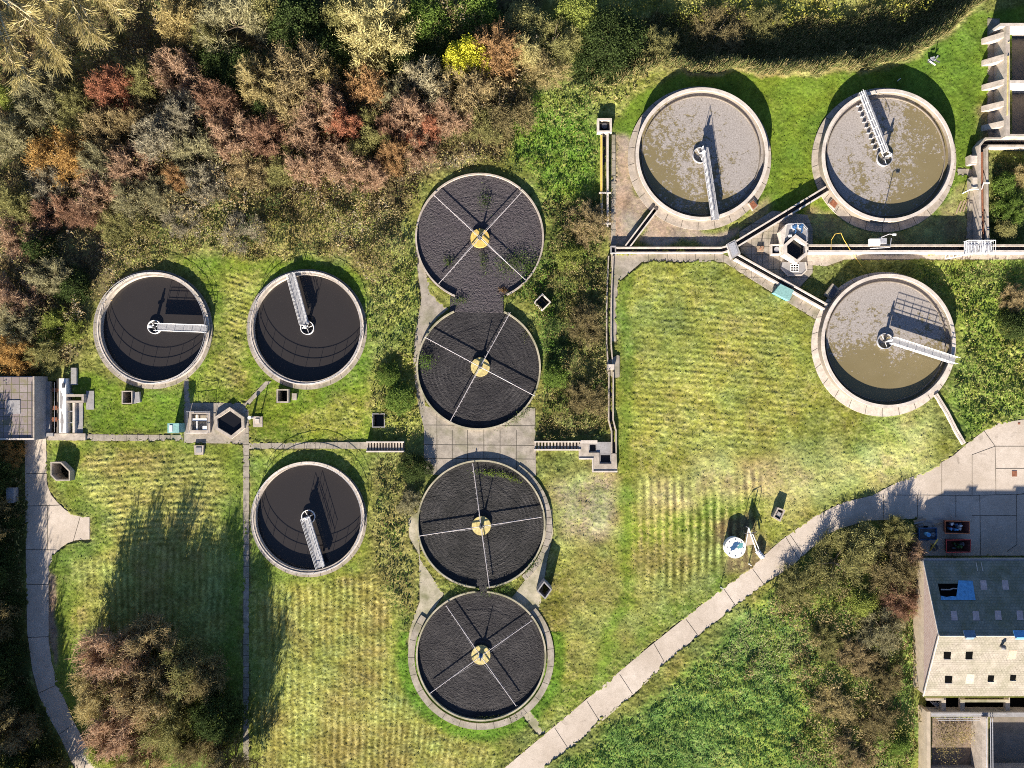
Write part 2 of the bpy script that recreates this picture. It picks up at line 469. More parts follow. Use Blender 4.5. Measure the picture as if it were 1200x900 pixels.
C = np.zeros((NY, NX, 3)); AF = np.zeros((NY, NX)); AM = np.zeros((NY, NX)); ST = np.zeros((NY, NX))
def paint(m, c, fine, mid, straw):
    global C, AF, AM, ST
    k = m[..., None]
    C = C * (1 - k) + np.array(c) * k
    AF = AF * (1 - m) + fine * m; AM = AM * (1 - m) + mid * m; ST = ST * (1 - m) + straw * m
one = np.ones((NY, NX))
GREEN = (0.088, 0.128, 0.022); LUSH = (0.075, 0.135, 0.022); OLIVE = (0.135, 0.142, 0.036); ROUGH = (0.105, 0.11, 0.038); STRAW = np.array((0.26, 0.25, 0.11))
LITTER = (0.075, 0.06, 0.035); PINK = (0.30, 0.235, 0.185); DRY = (0.29, 0.24, 0.14)
paint(one, ROUGH, 0.045, 0.07, 0.35)
thicket = [(-60, -60), (640, -60), (640, 60), (612, 120), (600, 170), (560, 190), (500, 215), (470, 270), (440, 330), (400, 305), (330, 300), (250, 300), (180, 308), (110, 350), (95, 420), (80, 445), (-60, 445)]
paint(zone(thicket, 0.8, 1.5), LITTER, 0.05, 0.12, 0.3)
paint(zone([(200, 245), (420, 230), (490, 260), (485, 310), (440, 345), (430, 330), (390, 303), (330, 298), (250, 300), (180, 305), (120, 330), (140, 300)], 1.0, 1.5), (0.15, 0.135, 0.055), 0.05, 0.1, 0.5)
# rough bright strip between filters and thicket, and down to the slab
paint(zone([(425, 330), (490, 290), (500, 350), (485, 420), (497, 520), (430, 520), (440, 400)], 0.8), (0.12, 0.13, 0.04), 0.05, 0.1, 0.45)
paint(zone([(600, 110), (700, 110), (702, 300), (640, 300), (640, 240), (600, 190)], 0.8), (0.085, 0.14, 0.025), 0.05, 0.09, 0.35)
paint(zone([(640, 90), (790, 75), (740, 120), (700, 140), (640, 130)], 0.8), (0.125, 0.135, 0.04), 0.05, 0.08, 0.45)
# lawn among the pale tanks
paint(zone([(716, 150), (745, 112), (800, 88), (950, 90), (1040, 82), (1090, 60), (1140, 18), (1215, 2), (1215, 60), (1160, 60), (1158, 165), (1140, 250), (950, 260), (850, 250)], 0.25, 0.4), GREEN, 0.028, 0.03, 0.08)
# bare soil and gravel round the channels
paint(zone([(718, 160), (742, 162), (735, 195), (748, 232), (766, 246), (732, 290), (718, 288)], 0.3, 0.6), PINK, 0.012, 0.02, 0.2)
paint(zone([(768, 252), (800, 268), (850, 268), (866, 275), (850, 288), (745, 288)], 0.3, 0.6), PINK, 0.012, 0.02, 0.2)
paint(zone([(880, 235), (905, 228), (900, 250), (868, 270)], 0.3, 0.6), (0.24, 0.19, 0.10), 0.02, 0.03, 0.3)
paint(zone([(950, 245), (1000, 262), (1060, 264), (1110, 235), (1140, 215), (1140, 284), (950, 284)], 0.3, 0.7), (0.20, 0.17, 0.085), 0.02, 0.03, 0.4)
paint(zone([(1120, 235), (1140, 210), (1142, 250), (1112, 250)], 0.3, 0.5), (0.17, 0.16, 0.06), 0.03, 0.04, 0.4)
paint(zone([(1142, 130), (1160, 125), (1160, 190), (1144, 190)], 0.4, 0.8), (0.20, 0.17, 0.09), 0.03, 0.05, 0.3)
# central mown field
field = [(726, 309), (848, 309), (955, 374), (952, 430), (972, 470), (1030, 492), (1090, 490), (1118, 515), (1110, 532), (1040, 568), (985, 586), (940, 608), (880, 660), (758, 757), (640, 856), (625, 832), (650, 780), (646, 700), (655, 640), (632, 560), (726, 556)]
paint(zone(field, 0.4, 0.6), OLIVE, 0.035, 0.045, 0.4)
F1 = zone([(745, 325), (840, 322), (935, 380), (935, 440), (940, 480), (900, 520), (830, 530), (745, 520)], 1.0, 0.8)
paint(F1, (0.165, 0.168, 0.048), 0.038, 0.05, 0.55)
paint(zone([(755, 560), (850, 535), (960, 535), (1060, 520), (1090, 505), (1060, 550), (960, 580), (900, 600), (760, 600)], 1.2, 2.0), (0.27, 0.25, 0.12), 0.03, 0.04, 0.8)
paint(zone([(655, 565), (720, 560), (722, 622), (660, 628)], 1.0, 2.0), (0.32, 0.26, 0.17), 0.03, 0.05, 0.6)
paint(zone([(726, 309), (740, 309), (742, 560), (726, 556)], 0.4, 0.5), (0.095, 0.125, 0.028), 0.03, 0.03, 0.2)
paint(zone([(740, 600), (860, 580), (900, 590), (880, 640), (850, 680), (660, 845), (645, 820), (700, 760), (730, 700)], 0.8, 1.5), (0.10, 0.138, 0.03), 0.035, 0.045, 0.35)
paint(zone([(665, 640), (845, 625), (835, 680), (680, 800), (655, 780)], 0.8, 1.5), (0.155, 0.155, 0.055), 0.035, 0.045, 0.5)
paint(zone([(838, 615), (885, 600), (905, 650), (870, 672), (845, 668)], 0.5, 0.8), (0.14, 0.115, 0.06), 0.03, 0.04, 0.3)
paint(zone([(985, 520), (1060, 500), (1110, 515), (1050, 550), (950, 585), (940, 560)], 1.0, 2.0), (0.11, 0.15, 0.04), 0.04, 0.06, 0.55)
band_ = zone([(752, 566), (800, 548), (860, 538), (930, 542), (985, 535), (1050, 515), (1095, 500), (1112, 515), (1060, 548), (1000, 562), (950, 572), (890, 585), (820, 590), (760, 592)], 1.0, 2.5) * np.clip(0.75 + 0.35 * gn(1.5, seed=71) + 0.25 * gn(0.4, seed=72), 0, 1)
paint(band_, (0.34, 0.305, 0.17), 0.03, 0.04, 0.7)
paint(zone([(652, 560), (722, 556), (735, 625), (655, 632)], 1.0, 2.0) * np.clip(0.65 + 0.4 * gn(1.2, seed=73), 0, 1), (0.34, 0.28, 0.18), 0.03, 0.05, 0.5)
paint(zone([(728, 556), (742, 556), (746, 700), (700, 800), (690, 790), (730, 690)], 0.5, 0.8), (0.11, 0.155, 0.032), 0.03, 0.03, 0.2)
# right-hand rough bank
paint(zone([(1060, 305), (1215, 303), (1215, 488), (1165, 495), (1135, 515), (1105, 470), (1125, 410), (1110, 350)], 0.5, 0.8), (0.115, 0.155, 0.036), 0.06, 0.13, 0.45)
# left lawns and fields
paint(zone([(80, 440), (110, 430), (160, 462), (215, 450), (215, 508), (104, 508), (95, 470)], 0.4, 0.6), GREEN, 0.035, 0.04, 0.2)
paint(zone([(200, 305), (340, 302), (420, 320), (440, 380), (432, 450), (432, 516), (292, 516), (292, 476), (222, 470), (222, 440), (255, 390), (240, 330)], 0.5, 0.8), GREEN, 0.035, 0.045, 0.2)
F2 = zone([(258, 325), (300, 320), (285, 380), (288, 430), (300, 450), (280, 460), (235, 450), (255, 410), (262, 370)], 0.7, 0.8)
paint(F2, (0.145, 0.15, 0.045), 0.045, 0.06, 0.5)
paint(zone([(345, 490), (405, 460), (425, 475), (420, 505), (340, 508)], 0.5, 0.5), OLIVE, 0.045, 0.06, 0.45)
FL = zone([(58, 520), (284, 522), (284, 912), (110, 912), (75, 840), (60, 770), (62, 640), (108, 634), (108, 604), (72, 590)], 0.4, 0.5)
paint(FL, (0.10, 0.13, 0.03), 0.035, 0.04, 0.2)
F3 = zone([(92, 545), (120, 530), (262, 532), (268, 650), (266, 760), (180, 760), (100, 760), (88, 720), (92, 660), (120, 640), (125, 600), (95, 580)], 0.7, 0.8)
paint(F3, (0.16, 0.16, 0.055), 0.045, 0.055, 0.6)
paint(zone([(56, 675), (66, 675), (68, 770), (66, 785), (58, 750)], 0.2, 0.3), (0.24, 0.18, 0.14), 0.03, 0.03, 0.2)
FM = zone([(292, 528), (440, 530), (440, 620), (420, 680), (470, 720), (478, 800), (530, 850), (600, 872), (570, 912), (292, 912)], 0.4, 0.5)
paint(FM, (0.115, 0.14, 0.035), 0.035, 0.045, 0.3)
F4 = zone([(300, 690), (360, 688), (430, 670), (455, 720), (460, 780), (500, 840), (590, 880), (570, 912), (300, 912)], 0.6, 0.8)
paint(F4, (0.175, 0.165, 0.05), 0.04, 0.05, 0.65)
paint(zone([(432, 530), (495, 530), (490, 600), (480, 640), (490, 700), (470, 720), (440, 690), (440, 600)], 0.8, 1.2), (0.125, 0.12, 0.05), 0.055, 0.11, 0.45)
ringG = np.clip(blur(((GX - P(563.8, 769)[0]) ** 2 + (GY - P(563.8, 769)[1]) ** 2 < 12.4 ** 2).astype(float), 0.4), 0, 1) * (GY < P(0, 740)[1])
paint(ringG, LUSH, 0.04, 0.06, 0.12)
# lower-right slope and the far left under the trees
paint(zone([(660, 900), (830, 760), (905, 692), (960, 648), (1000, 622), (1072, 612), (1072, 912), (650, 912)], 0.4, 0.5), (0.10, 0.145, 0.042), 0.05, 0.10, 0.3)
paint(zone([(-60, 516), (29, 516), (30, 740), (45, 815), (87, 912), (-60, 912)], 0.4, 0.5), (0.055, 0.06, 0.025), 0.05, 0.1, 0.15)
paint(zone([(640, 225), (716, 225), (716, 515), (625, 515), (632, 440), (640, 380)], 0.5, 0.6), (0.07, 0.075, 0.03), 0.05, 0.12, 0.3)
paint(zone([(1163, 185), (1215, 185), (1215, 285), (1163, 285)], 0.3, 0.4), (0.07, 0.08, 0.03), 0.06, 0.1, 0.3)
# bank beyond the lawn falls away into a ditch
ex = [560, 640, 690, 770, 850, 940, 1020, 1060, 1090, 1120, 1150, 1180, 1290]
ey = [118, 112, 100, 80, 84, 86, 79, 69, 54, 30, 3, -30, -90]
pxg = GX / S + 600; pyg = 450 - GY / S
dB = (np.interp(pxg, ex, ey) - pyg) * S + WY * 0.6
wB = np.clip((pxg - 665) / 70, 0, 1)
bank = np.clip(dB / 3.6, 0, 1); bank = bank * bank * (3 - 2 * bank)
mB = np.clip(dB / 0.6, 0, 1) * np.clip((pxg - 620) / 60, 0, 1)
paint(mB, (0.12, 0.12, 0.045), 0.06, 0.12, 0.5)
paint(np.clip(1 - np.abs(dB - 0.1) / 0.9, 0, 1) * wB, (0.30, 0.26, 0.12), 0.05, 0.08, 0.6)

nf = gn(0.11, seed=1); nm = gn(0.3, seed=2); nl = gn(1.1, seed=3); nxl = gn(4.0, seed=4)
H = AF * (gn(0.045, seed=6) * 0.45 + nf * 0.28 + gn(0.17, seed=5) * 0.25) + AM * (nm * 0.22 + gn(0.55, seed=8) * 0.25 + nl * 0.3)
# swathes left by the mower
RW = np.zeros((NY, NX))
def rows(m, v, period, amp, cut):
    global H, ST, RW
    w = v + gn(3.0, seed=61) * 0.13 + gn(0.35, seed=62) * 0.035
    s = np.sin(2 * math.pi * w / period)
    s = s * np.clip(0.85 + 0.22 * gn(0.8, seed=63), 0.1, 1.5)
    RW = RW + m * s * cut * 0.62 * np.clip(0.85 + 0.35 * gn(2.5, seed=64), 0.2, 1.3)
    H = H + m * amp * 0.5 * s
    ST = ST + m * cut * s
ang = 0.09
rows(F1, GY * math.cos(ang) + GX * math.sin(ang), 0.92, 0.032, 0.2)
cx_, cy_ = P(210, 700)
rows(F3 * (GY > P(0, 640)[1]), GY + 0.02 * (GX - cx_) ** 2 * 0.3, 0.9, 0.05, 0.17)
rows(F3 * (GY <= P(0, 640)[1]), GX, 0.95, 0.05, 0.25)
rows(F4, GX + 0.25 * np.maximum(0, -(GY - P(0, 800)[1])) * np.clip((pxg - 440) / 80, 0, 1), 1.0, 0.06, 0.34)
rows(zone([(748, 560), (895, 545), (890, 640), (760, 700), (745, 640)], 1.0, 0.8), GX, 1.15, 0.03, 0.6)
rows(F2, GY + 0.35 * GX, 0.8, 0.05, 0.08)
H += wB * bank * -2.3
H += nxl * 0.04
# colour: straw flecks, bright and dull patches
kf = np.clip(0.5 + 0.5 * (0.5 * gn(0.06, seed=24) + 0.3 * gn(0.16, seed=21) + 0.3 * gn(0.35, seed=22) + 0.2 * gn(1.6, seed=23)) - 0.62 + ST * 0.72, 0, 1)[..., None] * np.clip(ST * 2.2, 0, 0.9)[..., None]
C = C * (1 - kf) + STRAW * kf
pv = (1 + 0.07 * gn(2.2, seed=31) + 0.08 * gn(0.5, seed=32) + 0.07 * gn(0.15, seed=35) + 0.10 * gn(0.05, seed=36))[..., None]
C = C * np.clip(pv, 0.5, 1.7)
yl = np.clip(gn(3.2, seed=33) * 0.35 + gn(0.8, seed=34) * 0.3, -1, 1)[..., None]
C = np.clip(C * (1 + yl * np.array((0.16, 0.03, -0.08))), 0.005, 0.6)
# paved places lie bare; sunk places are open
gw = np.clip((C[..., 1] / C[..., 0] - 0.84) / 0.14, 0, 1)[..., None]
C = C * (1 + gw * (np.array((1.22, 1.31, 0.95)) - 1)) * np.clip(1 + RW, 0.55, 1.5)[..., None]
pav = np.zeros((NY, NX), bool)
for poly in [ROAD, DRIVE] + PATHS: pav |= inside(PL(poly), GX + WX * 0.22 + gn(0.12, seed=94) * 0.10, GY + WY * 0.22 + gn(0.12, seed=95) * 0.10)
H += np.clip(blur(pav.astype(float), 0.3), 0, 0.5) * 0.13 * (AF > 0)
H[pav] = -0.06
C[pav] = C[pav] * 0.5 + np.array((0.14, 0.11, 0.07)) * 0.5
for (cc, r, h, wl, tw, ac, ar) in DARK + PALE:
    x, y = P(*ac); ax_, ay_ = P(*cc, h)
    d = disc(x, y, ar * S - 0.15); H[d] = np.minimum(H[d], -0.08)
    H[disc(ax_, ay_, r * S - 0.2)] = -2.0
for (a, b, r) in BEDS:
    x, y = P(a, b, 0.4); H[disc(x, y, r * S - 0.1)] = -0.25
for poly in SUMPS:
    H[inside(PL(poly), GX, GY)] = -2.2
for poly in ([(-60, 440), (52, 440), (52, 515), (-60, 515)], [(1073, 655), (1260, 655), (1260, 840), (1073, 840)]):
    d = inside(PL(poly), GX, GY); H[d] = -0.1

def hs(x, y):
    i = np.clip(((y - fy[0]) / STEP).astype(int), 0, NY - 1); j = np.clip(((x - fx[0]) / STEP).astype(int), 0, NX - 1)
    return H[i, j]
def fld(F, x, y):
    i = np.clip(((y - fy[0]) / STEP).astype(int), 0, NY - 1); j = np.clip(((x - fx[0]) / STEP).astype(int), 0, NX - 1)
    return F[i, j]

def ground_material():
    m, nt, bs = newmat('grass_and_soil')
    a = nt.nodes.new('ShaderNodeAttribute'); a.attribute_name = 'col'
    n1 = noise(nt, 9.0, 3, 0.7)
    f = ramp(nt, n1, [(0.25, (0.6, 0.6, 0.6)), (0.5, (1, 1, 1)), (0.8, (1.5, 1.45, 1.3))])
    nt.links.new(mix(nt, 1.0, a.outputs['Color'], f, 'MULTIPLY'), bs.inputs['Base Color'])
    bs.inputs['Roughness'].default_value = 1.0; bs.inputs['Specular IOR Level'].default_value = 0.05
    bump(nt, bs, noise(nt, 14.0, 3, 0.7), 0.5, 0.05)
    return m
def make_ground():
    ext = [100, 140, 220, 400, 900]
    X = np.concatenate([[-e for e in reversed(ext)], fx, ext]); Y = np.concatenate([[-e for e in reversed(ext)], fy, ext])
    e = len(ext)
    Z = np.zeros((len(Y), len(X))); Z[e:-e, e:-e] = H
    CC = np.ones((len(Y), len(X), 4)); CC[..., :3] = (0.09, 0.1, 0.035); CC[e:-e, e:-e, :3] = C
    XX, YY = np.meshgrid(X, Y); n, k = len(Y), len(X)
    V = np.stack([XX, YY, Z], -1).reshape(-1, 3)
    idx = np.arange(n * k).reshape(n, k)
    q = np.stack([idx[:-1, :-1], idx[:-1, 1:], idx[1:, 1:], idx[1:, :-1]], -1).reshape(-1).astype(np.int32)
    me = bpy.data.meshes.new('ground')
    me.vertices.add(len(V)); me.vertices.foreach_set('co', V.astype(np.float32).ravel())
    me.loops.add(len(q)); me.loops.foreach_set('vertex_index', q)
    me.polygons.add(len(q) // 4); me.polygons.foreach_set('loop_start', np.arange(0, len(q), 4, dtype=np.int32))
    me.update(calc_edges=True)
    at = me.color_attributes.new('col', 'FLOAT_COLOR', 'POINT')
    at.data.foreach_set('color', CC.astype(np.float32).ravel())
    me.materials.append(ground_material())
    o = bpy.data.objects.new('ground', me); col.objects.link(o)
    return structure(o)
make_ground()

# ------------------------------------------------------------------ roads and paths
def joints(name, lines, w, z, parent):
    m = MB()
    for ln in lines: m.band(PL(ln), -w / 2, w / 2, z - 0.02, z)
    return m.build(name, M['joint'], parent)
road = structure(MB().prism(PL(ROAD), -0.3, 0.03).build('access_road', M['conc_road']))
jl = [[(1046, 580), (1139, 580.5), (1200, 579)], [(1103.5, 542), (1103.5, 580)], [(1139, 533), (1139, 580)], [(1153, 505), (1166, 523), (1167, 580)], [(1139, 533), (1166, 523), (1210, 523)],
      [(1167, 549), (1210, 549)], [(1191, 580), (1191.5, 638), (1180, 646)], [(1075, 580), (1075, 606)], [(1120, 580), (1120, 606)], [(1148, 580), (1149, 650)], [(1139, 604), (1191, 604)], [(1191, 580), (1210, 576)],
      [(1035, 580), (1035, 608)]]
for a, b in (((921, 630), (936, 655)), ((926, 627), (942, 651)), ((882, 667), (896, 686)), ((848, 690), (862, 710)), ((804, 726), (818, 745)), ((766, 754), (778, 775)), ((726, 790), (741, 813)), ((688, 822), (703, 846)), ((650, 853), (665, 876))):
    jl.append([a, b])
joints('road_joint', jl, 0.06, 0.045, road)
drive = structure(MB().prism(PL(DRIVE), -0.3, 0.03).build('driveway', M['conc_road']))
joints('road_joint', [[(31, 555), (55, 555)], [(31, 593), (70, 592)], [(56, 593), (56, 645)], [(31, 644), (66, 644.5)], [(32, 685), (57, 685)], [(32, 747), (57, 746)], [(46, 812), (72, 800)], [(70, 860), (92, 845)], [(94, 606), (86, 634)]], 0.07, 0.045, drive)
for i, p in enumerate(PATHS):
    structure(MB().prism(PL(p), -0.3, 0.02 + 0.003 * i).build('footpath', M['conc'] if i == 14 else M['conc_path'] if i not in (9, 10, 11) else M['conc_moss']))
pj = MB()
def pjoint(a, b, w=0.06, z=0.2):
    pj.band(PL([a, b]), -w / 2, w / 2, z - 0.03, z)
for y in (498, 521, 537): pjoint((497, y), (627, y + 1), 0.09, 0.046)
for x in (512, 530, 548, 567, 586, 605): pjoint((x, 504 if x > 520 else 480), (x, 556 if x in (512, 605) else 540), 0.08, 0.048)
for y in range(482, 900, 13): pjoint((284.5, y), (292, y), 0.06, 0.031)
for x in range(70, 214, 13): pjoint((x, 508.5), (x, 517), 0.05, 0.026)
for x in range(305, 430, 13): pjoint((x, 518), (x, 526), 0.05, 0.034)
for x in range(760, 850, 11): pjoint((x, 297.5), (x, 307), 0.05, 0.061)
for k in range(9): pjoint((866 + k * 11, 306 + k * 6.1), (860 + k * 11, 315 + k * 6.1), 0.05, 0.061)
for k in range(12): pjoint((874 + 6.5 * k, 262), (874 + 6.5 * k, 326), 0.04, 0.064)
for k in range(8): pjoint((868, 262 + 9 * k), (952, 262 + 9 * k), 0.04, 0.066)
for y in range(170, 290, 9): pjoint((717, y), (722, y), 0.05, 0.071)
structure(pj.build('paving_joint', M['joint']))

# ------------------------------------------------------------------ settling tanks
def seg_ring(mb, x, y, r, zs, post_h, nposts):
    for z in zs: mb.tube([(a, b, z) for a, b in circ(x, y, r, 72)], 0.028, 5, closed=True)
    for a, b in circ(x, y, r, nposts): mb.tube([(a, b, zs[0] - post_h), (a, b, zs[-1])], 0.028, 5)
TANKLAB = {
    0: 'round settling tank of black water beside the autumn thicket and the roof block',
    1: 'round settling tank of black water nearest the stone filter beds, bridge pointing at the thicket',
    2: 'round settling tank of black water below the stepped path, beside the striped hayfield',
    3: 'large pale round tank of grey scum beside the tall reed bank and yellow-walled channel',
    4: 'large pale round tank of thin broken scum next to the buttressed bays',
    5: 'large pale round tank of thick grey scum on the grass near the concrete yard'}
def two(o, first):
    """faces from number first on take the joint material"""
    o.data.materials.append(M['joint'])
    for p in o.data.polygons[first:]: p.material_index = 1
def dark_tank(i, spec):
    (c, r, h, wl, tw, ac, ar) = spec
    x, y = P(*c, h); R = r * S * (100 - h) / 100
    ax, ay = P(*ac, 0.1); AR = ar * S
    t = thing('settling_tank', TANKLAB[i], 'settling tank', (x, y, 0), 'round tanks of dark water')
    MB().ring(x, y, R - tw, R, -2.2, h).build('wall', M['conc'], t)
    MB().ring(x, y, R - 0.09, R + 0.12, h + 0.003, h + 0.07).build('coping', M['conc_pale'], t)
    m = MB()
    o, n_ = circ(ax, ay, AR, 96), circ(x, y, R + 0.002, 96)
    m.ringp(o, n_, -0.3, 0.13); nf_ = len(m.f); mj = m
    for k in range(30):
        a = 2 * math.pi * k / 30 + 0.1
        mj.band([(x + (R + 0.05) * math.cos(a), y + (R + 0.05) * math.sin(a)), (ax + AR * math.cos(a), ay + AR * math.sin(a))], -0.03, 0.03, 0.08, 0.136)
    two(m.build('apron', M['conc_path'], t), nf_)
    rl = MB(); seg_ring(rl, x, y, R - 0.1, (h + 0.55, h + 1.05), 0.55, 26); rl.build('handrail', M['steel'], t)
    w = structure(MB().sheet(circ(x, y, R - tw + 0.01, 96), wl).build('water', M['dark_water']))
    return x, y, R
def pale_tank(i, spec, mat):
    (c, r, h, wl, tw, ac, ar) = spec
    x, y = P(*c, h); R = r * S * (100 - h) / 100
    ax, ay = P(*ac, 0.1); AR = ar * S
    t = thing('settling_tank', TANKLAB[i + 3], 'settling tank', (x, y, 0), 'pale round tanks of scum')
    MB().ring(x, y, R - tw, R, -2.2, h - 0.002).build('wall', M['conc_dirty'], t)
    MB().ring(x, y, R - tw - 0.02, R + 0.03, h - 0.14, h + 0.01).build('coping', M['conc_pale'], t)
    MB().ring(x, y, R - tw - 0.62, R - tw - 0.50, wl - 0.3, wl + 0.16).build('weir_ring', M['conc_dirty'], t)
    for k in range(1):
        pass
    m = MB(); m.ringp(circ(ax, ay, AR, 96), circ(x, y, R + 0.002, 96), -0.3, 0.12); nf_ = len(m.f); mj = m
    for k in range(26):
        a = 2 * math.pi * k / 26 + 0.1
        mj.band([(x + (R + 0.05) * math.cos(a), y + (R + 0.05) * math.sin(a)), (ax + AR * math.cos(a), ay + AR * math.sin(a))], -0.035, 0.035, 0.07, 0.126)
    two(m.build('apron', M['conc_pale'] if i == 2 else M['conc'], t), nf_)
    structure(MB().sheet(circ(x, y, R - tw + 0.01, 96), wl).build('water', mat))
    return x, y, R

def bridge(label, hub, start, end, zdeck, width, zw, group, rails=(True, True), gear=False, foam=None):
    """fixed half bridge from the hub to the rim with its stilling ring"""
    a = Vector((*P(*start, zdeck), 0)); b = Vector((*P(*end, zdeck), 0)); d = (b - a); L = d.length; d.normalize(); n = Vector((-d.y, d.x, 0))
    hx, hy = P(*hub, zw + 0.5)
    t = thing('scraper_bridge', label, 'tank bridge', (hx, hy, zw), group)
    A2, B2 = (a.x, a.y), (b.x, b.y)
    MB().band([A2, B2], -width / 2, width / 2, zdeck - 0.06, zdeck).build('deck', M['grating'], t)
    tr = MB()
    for s in (-1, 1):
        o = n * (s * (width / 2 + 0.03))
        tr.band([(a.x + o.x, a.y + o.y), (b.x + o.x, b.y + o.y)], -0.03, 0.03, zdeck - 0.32, zdeck + 0.05)
    k = 0.0
    while k < L:
        p = a + d * k; tr.tube([p + n * (width / 2) + Vector((0, 0, zdeck - 0.2)), p - n * (width / 2) + Vector((0, 0, zdeck - 0.2))], 0.03, 4); k += 0.7
    tr.build('girder', M['steel'], t)
    for s, on in ((-1, rails[0]), (1, rails[1])):
        if not on: continue
        r = MB(); o = n * (s * (width / 2 + 0.04))
        for z in (0.5, 1.0): r.tube([a + o + Vector((0, 0, zdeck + z)), b + o + Vector((0, 0, zdeck + z))], 0.03, 5)
        k = 0.0
        while k <= L + 0.01:
            p = a + o + d * min(k, L); r.tube([p + Vector((0, 0, zdeck - 0.05)), p + Vector((0, 0, zdeck + 1.0))], 0.03, 5); k += 1.25
        r.build('handrail', M['white_paint'], t)
    rr = 1.0 if not gear else 1.15
    MB().ring(hx, hy, rr - 0.09, rr, zw - 0.6, zw + 0.32, 40).build('stilling_ring', M['white_paint'] if not gear else M['steel'], t)
    MB().cyl(hx, hy, 0.22, zw - 1, zdeck + 0.02, 16).build('centre_column', M['steel_dark'], t)
    mt = MB(); mt.cyl(hx + 0.05, hy, 0.2, zdeck + 0.02, zdeck + 0.5, 14); mt.cyl(hx + 0.05, hy, 0.13, zdeck + 0.5, zdeck + 0.72, 12)
    mt.band([(hx - 0.45, hy - 0.15), (hx + 0.45, hy + 0.2)], -0.07, 0.07, zdeck + 0.021, zdeck + 0.16)
    mt.build('drive_motor', M['white_paint'], [o for o in t.children if o.name.startswith('centre_column')][0])
    e = MB(); c = b - d * 0.25
    e.band([(c.x - n.x * 0.55, c.y - n.y * 0.55), (c.x + n.x * 0.55, c.y + n.y * 0.55)], -0.2, 0.2, zdeck - 0.34, zdeck - 0.07)
    for s in (-1, 1): e.cyl(c.x + n.x * 0.4 * s, c.y + n.y * 0.4 * s, 0.16, zdeck - 0.5, zdeck - 0.1, 12)
    e.build('end_carriage', M['steel_dark'], t)
    sp = MB()
    for s in (-0.8, 0.0, 0.8):
        q = Vector((hx, hy, 0)) + Vector((math.cos(s * 2.1 + 0.4), math.sin(s * 2.1 + 0.4), 0)) * rr
        sp.tube([(hx, hy, zw + 0.2), (q.x, q.y, zw + 0.2)], 0.045, 5)
    sp.build('ring_spoke', M['white_paint'], [o for o in t.children if o.name.startswith('stilling_ring')][0])
    return t
for i, s_ in enumerate(DARK): dark_tank(i, s_)
SC = [scum('grey_scum_thick', *P(823, 180), 0.055, 0.05, 1.02), scum('thin_broken_scum', *P(1041, 182), -0.075, 0.035, 0.84), scum('heavy_scum', *P(1041, 400), 0.012, 0.15, 0.74)]
for i, s_ in enumerate(PALE): pale_tank(i, s_, SC[i])
G_BR = 'bridges over the round tanks'
bridge('pale grating bridge reaching sideways to the rim of the black tank by the thicket', (179.8, 383), (184, 383.3), (243, 385.4), 0.95, 0.95, -0.22, G_BR)
bridge('pale grating bridge pointing up toward the thicket over the middle black tank', (359.3, 384), (357.5, 380.5), (341.5, 321.5), 0.95, 0.95, -0.22, G_BR)
bridge('pale grating bridge pointing down toward the hayfield over the lowest black tank', (360.5, 606), (358.5, 606), (376.5, 664.5), 0.95, 0.95, -0.22, G_BR)
bridge('steel bridge with one handrail over the scum tank beside the reed bank', (821.5, 181), (826, 173), (838.7, 257.5), 1.85, 0.9, 0.62, G_BR, (True, False), True)
bridge('steel bridge hung with scum scraper blades over the tank next to the buttressed bays', (1037.8, 184.6), (1038.5, 178), (1010.5, 107), 1.85, 0.8, 0.62, G_BR, (False, True), True)
bridge('steel bridge overhanging the rim of the scum tank near the concrete yard', (1038.4, 399.6), (1044.5, 399), (1119, 423), 1.85, 0.85, 0.62, G_BR, (True, True), True)
# scraper blades on the second steel bridge
tb = [o for o in bpy.data.objects if o.name.startswith('scraper_bridge') and 'blades' in o['label']][0]
for k in range(9):
    f = 0.12 + k * 0.09
    px, py = 1038.5 + (1010.5 - 1038.5) * f - 5, 178 + (107 - 178) * f + 3
    x, y = P(px, py, 1.6)
    m = MB(); m.tube([(x + 0.5, y + 0.1, 1.85), (x - 0.1, y - 0.1, 1.6), (x - 0.15, y - 0.1, 0.75)], 0.04, 5)
    m.box(x - 0.4, y - 0.04, x + 0.1, y + 0.04, 0.6, 0.85)
    m.build('scraper_blade', M['steel'], tb)

